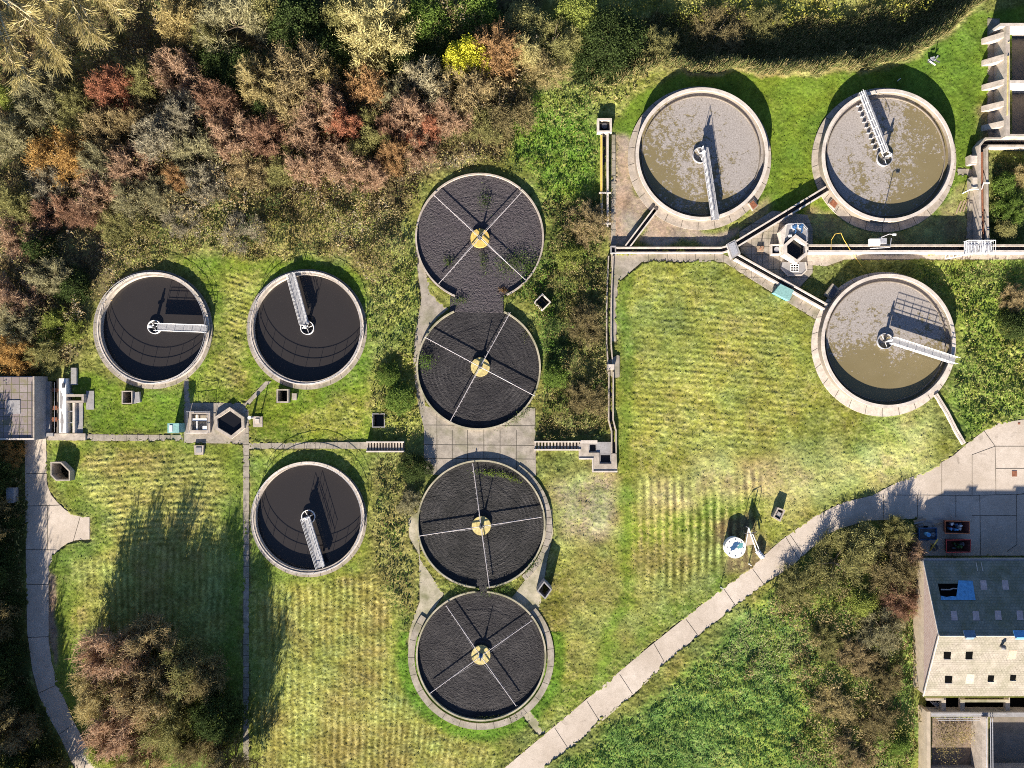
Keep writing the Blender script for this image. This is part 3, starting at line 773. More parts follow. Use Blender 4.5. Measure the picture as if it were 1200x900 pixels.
# ------------------------------------------------------------------ trickling filter beds
def media_material():
    m, nt, bs = newmat('dark_clinker')
    pos = coords(nt)
    vo = N(nt, 'ShaderNodeTexVoronoi', Scale=8.0); nt.links.new(pos, vo.inputs['Vector'])
    n1 = noise(nt, 0.35, 5, 0.65, pos); n2 = noise(nt, 6, 3, 0.7, pos)
    oi = nt.nodes.new('ShaderNodeObjectInfo')
    c = mix(nt, ramp(nt, n2, [(0.3, (0, 0, 0)), (0.75, (1, 1, 1))]), (0.45, 0.45, 0.45), (1.7, 1.65, 1.75))
    c = mix(nt, 1.0, c, oi.outputs['Color'], 'MULTIPLY')
    c = mix(nt, ramp(nt, n1, [(0.45, (0, 0, 0)), (0.75, (0.55, 0.55, 0.55))]), c, (0.062, 0.058, 0.058))
    tc = nt.nodes.new('ShaderNodeTexCoord'); wvn = N(nt, 'ShaderNodeTexWave', Scale=0.55, Distortion=1.5, Detail=3); wvn.wave_type = 'RINGS'; wvn.rings_direction = 'Z'
    nt.links.new(tc.outputs['Object'], wvn.inputs['Vector'])
    rf = math_(nt, 'MULTIPLY', ramp(nt, wvn.outputs['Fac'], [(0.55, (0, 0, 0)), (0.95, (0.5, 0.5, 0.5))]), ramp(nt, noise(nt, 0.22, 4, 0.6, pos), [(0.45, (0, 0, 0)), (0.7, (1, 1, 1))]))
    c = mix(nt, rf, c, (0.085, 0.08, 0.08))
    nt.links.new(c, bs.inputs['Base Color']); bs.inputs['Roughness'].default_value = 0.95
    bump(nt, bs, vo.outputs['Distance'], 0.6, 0.06)
    return m
M['media'] = media_material()
BEDLAB = ['filter bed nearest the thicket, purple-grey clinker with ivy creeping over its edge', 'filter bed just above the paved slab, black clinker with a green weed at its rim',
          'filter bed just below the paved slab, black clinker with a strip of bright grass', 'filter bed nearest the diagonal road, clean black clinker with a wide kerb path']
BEDCOL = [(0.055, 0.049, 0.052), (0.022, 0.021, 0.022), (0.020, 0.020, 0.019), (0.022, 0.021, 0.022)]
ARMS = [[(508.6, 228.6), (611, 225.4), (616, 328), (514, 332.4)], [(498, 395), (598, 366), (627, 464), (527.6, 493.4)], [(554, 543), (634.5, 606), (573.6, 689), (491, 628)], [(522.8, 709.6), (623.7, 726.9), (605, 827.4), (503.8, 812.4)]]
HUBS = [(562.4, 279), (562.8, 430), (564, 616.4), (563.5, 768)]
NECK = [[(528, 340), (590, 344), (590, 368), (526, 366)], [(561, 680), (577, 682), (576, 702), (562, 700)]]
media_fields = []
DISTLAB = ['four pale sprinkler arms over the purple-grey clinker bed nearest the thicket', 'four pale sprinkler arms crossing the bed just above the paved slab',
           'four pale sprinkler arms nearly square to the paved slab, on the bed below it', 'four pale sprinkler arms over the clean bed nearest the diagonal road']
def make_bed(i):
    px, py, r = BEDS[i]
    RIM, ZM = 0.45, 0.12
    x, y = P(px, py, RIM); R = r * S * (1 - RIM / 100)
    hx, hy = P(*HUBS[i], ZM + 0.35)
    t = thing('filter_bed', BEDLAB[i], 'filter bed', (x, y, 0), 'round clinker filter beds')
    # rim with a gap where a neighbour joins
    oth = {0: 1, 1: 0, 2: 3, 3: 2}[i]
    ox, oy = P(BEDS[oth][0], BEDS[oth][1], RIM); OR = BEDS[oth][2] * S
    gap = 0.42 if i < 2 else 0.09
    a0 = math.atan2(oy - y, ox - x)
    shift = 0.03 if i == 0 else 0
    pts = circ(x, y, R - 0.11, 100, a0 + gap + shift, a0 + 2 * math.pi - gap + shift)
    MB().band(pts, -0.11, 0.13, -1.2, RIM).build('rim', M['conc_moss'] if i != 0 else M['conc'], t)
    # clinker surface with real unevenness
    g = np.arange(-R - 0.2, R + 0.21, 0.15)
    XX, YY = np.meshgrid(x + g, y + g)
    inn = (XX - x) ** 2 + (YY - y) ** 2 < (R - 0.12) ** 2
    if i in (0, 2):
        nk = PL(NECK[i // 2]); ex_ = np.arange(-2.5, 0.1, 0.15)
        YY2 = np.concatenate([ex_ + (y - R), y + g]); XX, YY = np.meshgrid(x + g, YY2)
        inn = (XX - x) ** 2 + (YY - y) ** 2 < (R - 0.12) ** 2
        inn |= inside(nk, XX, YY)
    rr = np.random.default_rng(40 + i)
    rad = np.hypot(XX - x, YY - y)
    Z = ZM + rr.standard_normal(XX.shape) * (0.016 if i == 0 else 0.012) + 0.006 * np.sin(rad * 7 + rr.standard_normal(XX.shape) * 0.4)
    if i in (1, 3): Z = Z - 0.02
    n, k = XX.shape
    me = bpy.data.meshes.new('stone_media')
    V = np.stack([XX, YY, Z], -1).reshape(-1, 3) - np.array((x, y, 0))
    idx = np.arange(n * k).reshape(n, k); ok = inn[:-1, :-1] & inn[1:, 1:] & inn[1:, :-1] & inn[:-1, 1:]
    q = np.stack([idx[:-1, :-1], idx[:-1, 1:], idx[1:, 1:], idx[1:, :-1]], -1)[ok]
    used = np.zeros(n * k, bool); used[q.ravel()] = True; remap = np.cumsum(used) - 1
    me.from_pydata(V[used].tolist(), [], remap[q].tolist()); me.materials.append(M['media'])
    o = bpy.data.objects.new('stone_media', me); o.parent = t; o.color = (*BEDCOL[i], 1); col.objects.link(o)
    pl = MB(); pl.cyl(hx, hy, 1.42, -0.3, ZM + 0.34, 40, 1.38); pl.build('centre_plinth', M['yellow'] if i == 0 else M['yellow_pale'], t)
    # distributor
    d = thing('rotary_distributor', DISTLAB[i], 'sprinkler arms', (hx, hy, ZM + 0.34), 'rotating sprinkler arms')
    c = MB(); c.cyl(hx, hy, 0.30, ZM + 0.34, ZM + 0.75, 18); c.cyl(hx, hy, 0.17, ZM + 0.75, ZM + 1.3, 14, 0.12); c.cyl(hx, hy, 0.06, ZM + 1.3, ZM + 2.35, 8); c.build('centre_column', M['blue_dark'] if i == 3 else M['steel_dark'], d)
    for ax, ay in ARMS[i]:
        z = ZM + 0.62
        ex_, ey_ = P(ax, ay, z)
        v = Vector((ex_ - hx, ey_ - hy, 0)); L = v.length; v.normalize(); nn = Vector((-v.y, v.x, 0))
        a = MB(); a.tube([(hx, hy, z), (ex_, ey_, z)], 0.055, 8)
        for q in range(int(L / 0.8)):
            p = Vector((hx, hy, z)) + v * (0.9 + 0.8 * q)
            if (p - Vector((hx, hy, z))).length < L: a.tube([p, p + nn * 0.22 + Vector((0, 0, -0.03))], 0.02, 4)
        a.build('arm', M['arm'], d)
        s = MB(); s.tube([(hx, hy, ZM + 2.2), tuple(Vector((hx, hy, z)) + v * L * 0.62)], 0.012, 4); s.build('tie_rod', M['steel'], d)
    return t
for i in range(4): make_bed(i)
# kerb paths hugging the lower beds
for i, (r0, r1) in ((2, (76.5, 83)), (3, (78, 85.5))):
    px, py, r = BEDS[i]; x, y = P(px, py)
    a0, a1 = ((-0.9, 1.0) if i == 2 else (math.radians(-215), math.radians(42)))
    m = MB(); m.band(circ(x, y, (r0 + r1) / 2 * S, 60, a0, a1), -(r1 - r0) / 2 * S, (r1 - r0) / 2 * S, -0.3, 0.175 + 0.01 * i)
    k = structure(m.build('kerb_path', M['conc_path'])); mj = MB()
    for q in range(18):
        a = a0 + (a1 - a0) * (q + 0.5) / 18
        mj.band([(x + r0 * S * math.cos(a), y + r0 * S * math.sin(a)), (x + r1 * S * math.cos(a), y + r1 * S * math.sin(a))], -0.03, 0.03, 0.12, 0.181 + 0.01 * i)
    mj.build('paving_joint', M['joint'], k)

# ------------------------------------------------------------------ chambers, cabinets and boxes
def chamber(name, label, cat, px_poly, h, t, mat, group=None, wz=-1.2, water='sump_water', extra=None):
    poly = ccw(PL(px_poly, h)); inn = inset(poly, t)
    c = np.mean(np.array(poly), 0)
    o = thing(name, label, cat, (c[0], c[1], 0), group)
    MB().ringp(poly, inn, -2.0, h).build('wall', mat, o)
    MB().sheet(inset(poly, t - 0.01), wz).build('water_surface', M[water], o)
    if extra: extra(o)
    return o
G_CH = 'open concrete valve chambers'
def side_box(px_poly, h, mat):
    return lambda o: MB().prism(PL(px_poly, h), -0.1, h).build('lid_block', mat, o)
chamber('valve_chamber', 'open square concrete chamber touching the rim of the black tank by the thicket', 'chamber', [(142.5, 458), (155, 458), (155, 473.5), (142.5, 473.5)], 0.75, 0.16, M['conc'], G_CH, extra=side_box([(155.4, 460), (163, 459), (164, 471), (155.4, 473)], 0.45, M['conc_grey']))
chamber('valve_chamber', 'open square concrete chamber touching the rim of the middle black tank', 'chamber', [(324, 456), (338, 456), (338, 472), (324, 472)], 0.75, 0.2, M['conc'], G_CH, extra=side_box([(342, 461), (347.5, 461), (347.5, 469), (342, 469)], 0.3, M['conc']))
chamber('valve_chamber', 'dark sunken square pit in rough grass beside the stepped path', 'chamber', [(436, 484.5), (451, 484.5), (451, 501), (436, 501)], 0.12, 0.13, M['conc_grey'], G_CH)
chamber('inlet_chamber', 'open pentagon concrete chamber beside the top of the driveway', 'chamber', [(59, 541.5), (71.5, 541.5), (82, 552), (82, 563.5), (65.5, 563.5), (59, 557)], 1.0, 0.18, M['conc'], G_CH)
def grating_bits(o):
    m = MB()
    x0, y0 = P(225, 486, 0.5); x1, y1 = P(242, 504, 0.5)
    m.box(x0, y0 - 0.55, x1, y0 - 0.9, 0.3, 0.42); m.box(x0 + 0.6, y0, x0 + 0.75, y1, 0.3, 0.41); m.box(x1 - 0.6, y1 + 0.6, x1, y1, 0.3, 0.44)
    m.build('cover_plate', M['white_paint'], o)
    r = MB(); a = [P(222, 482, 0.5), P(246, 482, 0.5), P(246, 507, 0.5), P(222, 507, 0.5)]
    for z in (1.0, 1.5): r.tube([(q[0], q[1], z) for q in a], 0.03, 5, closed=True)
    for q in a + [((a[0][0] + a[1][0]) / 2, a[0][1])]: r.tube([(q[0], q[1], 0.4), (q[0], q[1], 1.5)], 0.03, 5)
    r.build('handrail', M['steel'], o)
chamber('pump_chamber', 'square pump chamber with handrail and pale cover plates joined to the paving', 'chamber', [(221.5, 482.5), (246, 482.5), (246, 507), (221.5, 507)], 0.5, 0.34, M['conc'], extra=grating_bits)
chamber('sump', 'six-sided concrete sump of black water in paving between the black tanks', 'sump', [(269, 477), (286, 489), (286.5, 502), (271, 514.5), (252, 503), (251, 489)], 0.5, 0.42, M['conc'], wz=0.12)
G_DI = 'white-rimmed diamond chambers'
chamber('inspection_chamber', 'white-rimmed diamond chamber among brambles beside the joined filter beds', 'chamber', [(635.5, 343.5), (646, 354), (635.5, 364.5), (625.5, 354)], 0.7, 0.17, M['conc_pale'], G_DI)
chamber('inspection_chamber', 'tall grey diamond chamber on the paving between the two lower filter beds', 'chamber', [(637.5, 681), (647, 691, ), (639, 702.5), (629, 693)], 1.9, 0.17, M['conc_grey'], G_DI, wz=-0.5)
def solid(name, label, cat, px_poly, h, mat, z0=-0.1, group=None):
    poly = PL(px_poly, h); c = np.mean(np.array(poly), 0)
    o = thing(name, label, cat, (c[0], c[1], max(z0, 0)), group)
    MB().prism(poly, z0, h).build('body', mat, o)
    return o
def cabinet(name, label, px_poly, h, mat, cap):
    o = solid(name, label, 'cabinet', px_poly, h, mat)
    poly = PL(px_poly, h)
    MB().prism(inset(poly, -0.06), h + 0.002, h + 0.07).build('lid', cap, o)
    q = ccw(poly); a = q[0]
    d = MB(); xs = [p[0] for p in q]; ys = [p[1] for p in q]
    d.box(min(xs) + 0.1, min(ys) - 0.02, max(xs) - 0.1, min(ys) - 0.002, 0.15, h - 0.12); d.build('door', mat, o)
    return o
c1 = cabinet('control_cabinet', 'tall teal control cabinet by the path to the black tank, casting a long shadow', [(197, 496.5), (209.5, 496.5), (209.5, 507), (197, 507)], 2.0, M['teal'], M['teal_pale'])
x0, y0 = P(198.5, 498.5, 2.1); x1, y1 = P(202, 506, 2.1)
MB().box(x0, y0, x1, y1, 2.071, 2.14).build('lid_panel', M['white_paint'], c1)
c2 = solid('control_cabinet', 'pale teal slanted control cabinet straddling the channel walkway below the diagonal channel', 'cabinet', [(914.5, 333.5), (929.5, 340.5), (924.5, 352), (907, 343)], 0.95, M['teal'])
MB().prism(inset(PL([(914.5, 333.5), (929.5, 340.5), (924.5, 352), (907, 343)], 0.95), -0.06), 0.953, 1.05).build('lid', M['teal_pale'], c2)
k = solid('valve_kiosk', 'small stone block with grey lid jutting from paving toward the striped field', 'kiosk', [(227, 522), (238.5, 522), (238, 533), (228, 533)], 0.35, M['conc'])
MB().prism(PL([(229.5, 524.5), (236, 524.5), (236, 530.5), (229.5, 530.5)], 0.4), 0.352, 0.42).build('lid', M['conc_grey'], k)
k = solid('lamp_plinth', 'low square concrete plinth beside the cross paths near the sump', 'plinth', [(296.5, 488), (307.5, 488), (307.5, 500.5), (296.5, 500.5)], 0.14, M['conc'])
MB().prism(PL([(299, 491), (304, 491), (304, 496), (299, 496)], 0.2), 0.143, 0.22).build('plate', M['conc_pale'], k)
def post(name, label, cat, px, h, r, mat, group=None, lamp=False, arm=(0.5, 0.1)):
    x, y = P(*px)
    o = thing(name, label, cat, (x, y, 0), group)
    m = MB(); m.cyl(x, y, r * 1.25, -0.1, h * 0.35, 10, r); m.cyl(x, y, r, h * 0.35, h, 10, r * 0.7)
    m.build('column', mat, o)
    if lamp:
        a = MB(); a.tube([(x, y, h), (x + arm[0] * 0.5, y + arm[1] * 0.5, h + 0.1), (x + arm[0], y + arm[1], h + 0.08)], r * 0.6, 6); a.build('arm', mat, o)
        l = MB(); l.box(x + arm[0] - 0.1, y + arm[1] - 0.12, x + arm[0] + 0.4, y + arm[1] + 0.12, h + 0.0, h + 0.14); l.build('lamp_head', M['white_paint'], o)
    return o
post('signal_post', 'slim grey post standing on the square plinth near the sump', 'post', (305, 489), 1.75, 0.07, M['steel'])
o = post('valve_post', 'stubby grey valve post beside the plinth near the sump', 'post', (296, 489), 1.15, 0.16, M['steel'])
MB().cyl(*P(296, 489), 0.26, 1.152, 1.25, 14).build('cap', M['white_paint'], o)

# stone box and other pieces by the road
o = chamber('meter_box', 'small tilted concrete box on grass just above the diagonal road', 'box', [(911.5, 594.5), (920.5, 598), (914.5, 611.5), (905.5, 606)], 0.75, 0.22, M['conc'], wz=0.35)
MB().prism(PL([(912.5, 599.5), (916.5, 602), (914, 607), (909.5, 604)], 0.7), 0.36, 0.62).build('lid', M['conc_grey'], o)
x, y = P(861.6, 642, 1.0)
o = thing('round_tank', 'small white round tank with dark and teal patches on its lid', 'tank', (x, y, 0))
MB().cyl(x, y, 1.46, -0.1, 1.0, 40).build('body', M['white_paint'], o)
m = MB()
for a in range(8): m.cyl(x + 1.2 * math.cos(a * 0.785), y + 1.2 * math.sin(a * 0.785), 0.07, 1.03, 1.08, 8)
m.build('bolt', M['steel_dark'], o)
MB().cyl(x, y, 1.52, 1.002, 1.03, 40).build('lid', M['white_paint'], o)
def blotch(cx, cy, r, seed, sx=1.0, sy=1.0, rot=0.0):
    q = random.Random(seed); out = []
    for i in range(18):
        a = 2 * math.pi * i / 18; k = r * (0.65 + 0.6 * q.random()); u, v = k * math.cos(a) * sx, k * math.sin(a) * sy
        out.append((cx + u * math.cos(rot) - v * math.sin(rot), cy + u * math.sin(rot) + v * math.cos(rot)))
    return out
MB().sheet(blotch(x - 0.1, y + 0.3, 0.75, 3, 1.2, 0.55, 0.75), 1.036).build('dark_patch', M['blue_dark'], o)  # irregular dark blue and teal sheets laid on the lid
MB().sheet(blotch(x + 0.75, y + 0.25, 0.5, 5, 1.0, 0.7, 0.6), 1.040).build('teal_patch', M['teal'], o)
hp = [P(877.5, 618.5, 1.3), P(884, 638, 1.2), P(873.5, 640, 1.2)]
o = thing('hopper', 'beige three-cornered hopper with pale edge rails beside the white round tank', 'hopper', (*P(878.5, 633), 0))
hc = np.mean(np.array(hp), 0)
m = MB()
b = len(m.v)
m.v += [(p[0], p[1], 1.15) for p in hp] + [(hc[0] + (p[0] - hc[0]) * 0.35, hc[1] + (p[1] - hc[1]) * 0.35, 0.25) for p in hp]
m.f += [[0, 1, 4, 3], [1, 2, 5, 4], [2, 0, 3, 5], [0, 1, 2], [3, 4, 5]]
m.build('body', M['render'], o)
m = MB(); m.tube([(*P(877.5, 618.5, 1.3), 1.22), (*P(884, 638, 1.2), 1.22), (*P(887, 647, 1), 1.0)], 0.09, 6); m.tube([(*P(881.5, 624, 1.3), 1.2), (*P(889.5, 643, 1.2), 1.1)], 0.06, 6); m.tube([(*P(877.5, 618.5, 1.3), 1.22), (*P(873.5, 640, 1.2), 1.22)], 0.07, 6); m.build('edge_rail', M['white_paint'], o)
for q in hp: MB().tube([(q[0], q[1], 1.15), (q[0] * 0.98 + hc[0] * 0.02, q[1] * 0.98 + hc[1] * 0.02, -0.05)], 0.05, 6).build('leg', M['steel'], o)
a, b = P(887.5, 645.5, 0.4), P(894, 653.5, 0.4)
o = thing('barrel', 'pale barrel lying on its side at the road edge beside the hopper', 'barrel', (*P(891, 650), 0))
MB().tube([(a[0], a[1], 0.36), ((a[0] + b[0]) / 2, (a[1] + b[1]) / 2, 0.36), (b[0], b[1], 0.36)], 0.36, 16).build('body', M['white_paint'], o)
m = MB()
for f in (0.12, 0.38, 0.62): 
    p = (a[0] + (b[0] - a[0]) * f, a[1] + (b[1] - a[1]) * f); d_ = ((b[0] - a[0]) * 0.03, (b[1] - a[1]) * 0.03)
    m.tube([(p[0], p[1], 0.36), (p[0] + d_[0], p[1] + d_[1], 0.36)], 0.385, 16)
m.build('hoop', M['blue_dark'], o)
o = thing('bent_pipe_stand', 'tall thin hoop of bent pipe standing behind the white round tank', 'pipe stand', (*P(877, 628), 0))
q0, q1 = P(868.5, 622), P(882, 620)
m = MB(); m.tube([(q0[0], q0[1], -0.1), (q0[0], q0[1], 1.6), (q0[0] + 0.35, q0[1], 1.95), (q1[0] - 0.3, q1[1], 2.1), (q1[0], q1[1], 1.8), (q1[0], q1[1], -0.1)], 0.045, 6); m.build('hoop', M['steel_dark'], o)
m = MB(); m.tube([(q0[0] + 1.0, q0[1], 2.0), (q0[0] + 1.0, q0[1] - 0.2, 0.5)], 0.08, 6); m.build('hose', M['steel_dark'], o)
post('marker_post', 'short white post leaning beside the hopper', 'post', (877.5, 660.5), 1.0, 0.09, M['white_paint'])
o = post('tap_post', 'thin pale post at the road verge below the white round tank', 'post', (844, 688), 1.35, 0.05, M['white_paint'])
x, y = P(844, 688); MB().tube([(x, y, 0.05), (x + 0.5, y - 0.2, 0.05)], 0.05, 6).build('foot', M['white_paint'], o)
post('lamp_post', 'pale lamp post standing among the channels below the thin-scum tank', 'lamp post', (1025, 281), 3.9, 0.07, M['steel'], None, True, (0.5, -0.1))

# ------------------------------------------------------------------ steps
def steps(label, x0, x1, yt, yb, n, rise, group):
    o = thing('steps', label, 'steps', (*P((x0 + x1) / 2, (yt + yb) / 2), 0), group)
    a, b = P(x0, yt), P(x1, yb)
    for yy in (a[1], b[1] + 0.2):
        m = MB(); m.box(a[0], yy - 0.2, b[0], yy, -0.1, 0.62); m.build('stringer', M['conc_pale'], o)
    dx = (b[0] - a[0]) / n
    for k in range(n):
        m = MB(); X = a[0] + dx * k; m.slab([(X + 0.03, b[1] + 0.2, 0.46), (X + dx * 0.55, b[1] + 0.2, 0.46), (X + dx * 0.55, a[1] - 0.2, 0.46), (X + 0.03, a[1] - 0.2, 0.46)], 0.08)
        m.build('tread', M['conc'], o)
    MB().box(a[0], b[1] + 0.201, b[0], a[1] - 0.201, -0.2, 0.08).build('trough_floor', M['conc_dirty'], o)
    return o
steps('short flight of concrete steps between the footpath and the paved slab', 430, 474, 517, 529.5, 13, 0.3, 'flights of concrete steps')
steps('long flight of concrete steps between the paved slab and the corner basin', 626, 680, 516.5, 527.5, 14, 0.3, 'flights of concrete steps')

# ------------------------------------------------------------------ pale channels
def channel(label, px_line, h, inner, t, wz, group='raised concrete water channels', matw=None, z0=-0.1, ends=(False, False), left=True, right=True, name='water_channel', wl='channel_water', matL=None):
    pts = PL(px_line, h)
    c = np.mean(np.array(pts), 0)
    o = thing(name, label, 'channel', (c[0], c[1], 0), group)
    mw = matw or M['conc_pale']
    if left: MB().band(pts, inner / 2, inner / 2 + t, z0, h).build('wall', matL or mw, o)
    if right: MB().band(pts, -inner / 2 - t, -inner / 2, z0, h).build('wall', mw, o)
    MB().band(pts, -inner / 2 + 0.003, inner / 2 - 0.003, z0, wz).build('channel_bed', M[wl], o)
    return o
channel('short slanting channel from the reed-bank scum tank down to the corner of the yellow-walled channel', [(768.6, 245), (735, 289.3)], 0.55, 0.42, 0.2, 0.12)
channel('straight level channel running along the top of the central mown field', [(722, 293), (846, 293), (853, 291)], 0.58, 0.50, 0.22, 0.12)
channel('slanting channel rising to the thin-scum tank beside the buttressed bays', [(859, 288.5), (969.5, 221.5)], 0.85, 0.52, 0.24, 0.3)
channel('slanting channel dropping to the heavy-scum tank beside the concrete yard', [(863, 300.5), (968, 359.5)], 0.85, 0.52, 0.24, 0.3)
o = solid('junction_box', 'grey slab box where three pale channels meet', 'junction box', [(851.6, 286), (861.3, 280.5), (868, 297), (858, 303.5)], 0.92, M['conc_grey'])
m = MB(); a = PL([(854, 286.5), (860.5, 283), (865, 296), (858.5, 300.5)], 0.95); m.prism(a, 0.923, 0.96); m.build('cover', M['steel'], o)
channel('long high channel running from the six-sided chamber toward the buttressed corner', [(946, 291), (1215, 291)], 1.6, 0.52, 0.32, 1.0, matL=M['conc'])
channel('upright channel with one yellow wall beside the reed-bank scum tank', [(708.7, 155.5), (708.7, 265)], 0.72, 0.62, 0.26, -0.02, matL=M['conc_pale'])
m = MB()
# left wall of that channel is painted yellow along its upper half
x, y0 = P(704.9, 158, 0.75); _, y1 = P(704.9, 238, 0.75)
yc = [o for o in bpy.data.objects if o.name.startswith('water_channel') and 'yellow wall' in o['label']][0]
m.box(x - 0.16, y0, x + 0.12, y1, 0.722, 0.76); m.build('yellow_capping', M['yellow_paint'], yc)
for yy in (226, 262):
    a = P(702, yy, 0.8); b = P(716, yy, 0.8); MB().box(a[0], a[1] - 0.12, b[0], a[1] + 0.12, 0.723, 0.8).build('cross_beam', M['conc_pale'], yc)
o = chamber('inlet_box', 'square white-rimmed box heading the yellow-walled channel', 'box', [(700, 138.5), (717, 138.5), (717, 155.2), (700, 155.2)], 0.8, 0.28, M['conc_pale'], wz=0.1)
x, y = P(708.5, 147, 0.6); m = MB(); m.cyl(x, y, 0.42, 0.12, 0.5, 16); m.build('valve', M['steel_dark'], o)
o = chamber('corner_box', 'small dark square box at the corner where two channels meet', 'box', [(715.5, 288), (722, 288), (722, 297), (715.5, 297)], 0.6, 0.16, M['conc_grey'], wz=0.1)
channel('narrow sunken channel along the bramble edge, upper run beside the mown field', [(716, 300), (714.5, 330), (713.8, 352), (713.6, 402), (715.5, 428)], 0.5, 0.5, 0.16, -0.02, matw=M['conc'])
channel('narrow sunken channel along the bramble edge, lower run into the corner basin', [(716.2, 436), (716, 492), (719.5, 505), (719.5, 531)], 0.5, 0.48, 0.16, -0.02, matw=M['conc'])
o = solid('sluice_slab', 'small concrete slab crossing the narrow channel midway along the brambles', 'slab', [(711, 424), (723.5, 416), (726, 417), (726, 442), (720, 443), (711, 437)], 0.2, M['conc_path'])
MB().prism(PL([(711.5, 427), (720, 427), (720, 433), (711.5, 433)], 0.75), 0.202, 0.75).build('gate', M['conc_pale'], o)
# corner basin below the brambles
o = thing('corner_basin', 'L-shaped concrete walkway and basins at the foot of the bramble edge', 'basin', (*P(708, 540), 0))
MB().prism(PL([(678.5, 520), (690, 520), (690, 530.5), (702.5, 530.5), (702.5, 543.5), (716.5, 543.5), (716.5, 531.5), (722.5, 531.5), (723.5, 552.5), (694.7, 552.5), (694.7, 537.5), (678.5, 537.5)], 0.5), -0.2, 0.5).build('walkway', M['conc'], o)
MB().band(PL([(678.5, 537.5), (694.7, 537.5), (694.7, 552.5), (723.5, 552.5)], 0.55), -0.12, 0.1, 0.501, 0.58).build('edge_kerb', M['conc_pale'], o)
MB().prism(PL([(699.5, 518), (716, 518), (716, 532), (703.5, 532), (699.5, 530)], 0.35), -0.1, 0.36).build('slab', M['conc_grey'], o)
for q in ([(702.8, 532.3), (716.2, 532.3), (716.2, 543.2), (702.8, 543.2)], [(690.3, 520), (699.3, 520), (699.3, 530.2), (690.3, 530.2)]):
    p = ccw(PL(q, 0.4)); MB().ringp(p, inset(p, 0.12), -1.2, 0.38).build('basin_wall', M['conc_grey'], o); MB().sheet(inset(p, 0.1), 0.05).build('water_surface', M['channel_water'], o)
MB().prism(PL([(690.5, 516), (700, 516), (700, 519.8), (680, 519.8), (680, 516)], 0.5), -0.1, 0.52).build('landing', M['conc_pale'], o)

# six-sided distribution chamber with its pumps
o = chamber('distribution_chamber', 'white six-sided chamber of dark water feeding the long high channel', 'chamber', [(932.3, 274.3), (947.5, 285.8), (947.3, 297.5), (934.5, 308.5), (919.2, 298), (918.8, 286.5)], 1.6, 0.42, M['conc_pale'], wz=0.7)
p = thing('pump_plinth', 'dark pump plinth with pipes behind the white six-sided chamber', 'pump', (*P(932, 270), 0))
MB().prism(PL([(919, 284), (919.5, 266), (924, 261.5), (940, 260.5), (946.3, 268), (946.5, 283.5), (932.3, 273)], 1.35), -0.1, 1.3).build('plinth', M['conc_grey'], p)
MB().prism(PL([(914.6, 271), (922.4, 262.2), (918.6, 287), (916.5, 287)], 1.4), -0.1, 1.42).build('ramp', M['conc_pale'], p)
for k_, (a, b) in enumerate(((931, 265.5), (938.5, 265))):
    x, y = P(a, b, 1.6); m = MB(); m.cyl(x, y, 0.33, 1.3, 1.75, 16); m.cyl(x, y, 0.22, 1.75, 2.15, 14); m.tube([(x, y, 1.6), (x + 0.25, y - 0.6, 1.55), (x + 0.1, y - 0.95, 1.45)], 0.11, 8); m.build('pump', M['blue_dark'], p)
    m = MB(); m.ring(x, y, 0.30, 0.40, 1.44, 1.52, 20); m.tube([(x - 0.5, y + 0.1, 1.55), (x + 0.5, y + 0.2, 1.55)], 0.05, 6); m.build('flange', M['white_paint'], p)
x, y = P(926, 276.5, 1.5); MB().box(x - 0.22, y - 0.16, x + 0.22, y + 0.16, 1.3, 1.6).build('junction_box', M['white_paint'], p)
m = MB(); a = [P(923, 262.5, 2.3), P(940.5, 261.5, 2.3), P(946.5, 268, 2.3), P(946.5, 282, 2.3)]
for z in (1.85, 2.35): m.tube([(q[0], q[1], z) for q in a], 0.03, 5)
for q in a: m.tube([(q[0], q[1], 1.3), (q[0], q[1], 2.35)], 0.03, 5)
m.build('handrail', M['steel'], p)
o = solid('hatch_platform', 'eight-sided low platform with a dark grid hatch below the six-sided chamber', 'hatch', [(917, 307), (944, 307), (945, 316.5), (939.5, 322), (923.5, 322.5), (915.5, 314)], 0.3, M['conc_grey'])
a = PL([(926.5, 310), (935.5, 310), (935.5, 318), (926.5, 318)], 0.3); MB().prism(a, 0.303, 0.32).build('hatch', M['black'], o)
m = MB()
for f in (0.0, 0.33, 0.66, 1.0):
    X = a[0][0] + (a[1][0] - a[0][0]) * f; Y = a[0][1] + (a[2][1] - a[0][1]) * f
    m.box(X - 0.05, a[2][1], X + 0.05, a[0][1], 0.321, 0.37); m.box(a[0][0], Y - 0.05, a[1][0], Y + 0.05, 0.371, 0.40)
m.build('grid', M['white_paint'], o)
MB().band(PL([(944, 307), (945, 316.5), (939.5, 322), (923.5, 322.5), (915.5, 314)], 0.35), -0.05, 0.12, 0.301, 0.36).build('edge_kerb', M['conc_pale'], o)
o = chamber('valve_box', 'small white-rimmed square box beside the six-sided chamber', 'box', [(903.5, 286), (915, 286), (915, 298.5), (903.5, 298.5)], 0.6, 0.2, M['conc_pale'], wz=0.2)
x, y = P(910.5, 292, 0.5); MB().cyl(x, y, 0.38, 0.2, 0.45, 14).build('valve', M['steel'], o)
o = solid('penstock', 'rusty sluice valve with a handwheel on gravel between the two slanting channels', 'valve', [(887.5, 288.5), (895, 288.5), (895, 295), (887.5, 295)], 0.3, M['wood'])
x, y = P(892.5, 290.5, 1.0); m = MB(); m.cyl(x, y, 0.06, 0.3, 1.1, 8); m.ring(x, y, 0.2, 0.26, 1.08, 1.14, 18); m.build('handwheel', M['rust'], o)
G_HB = 'rusty hatch boxes at the tank rims'
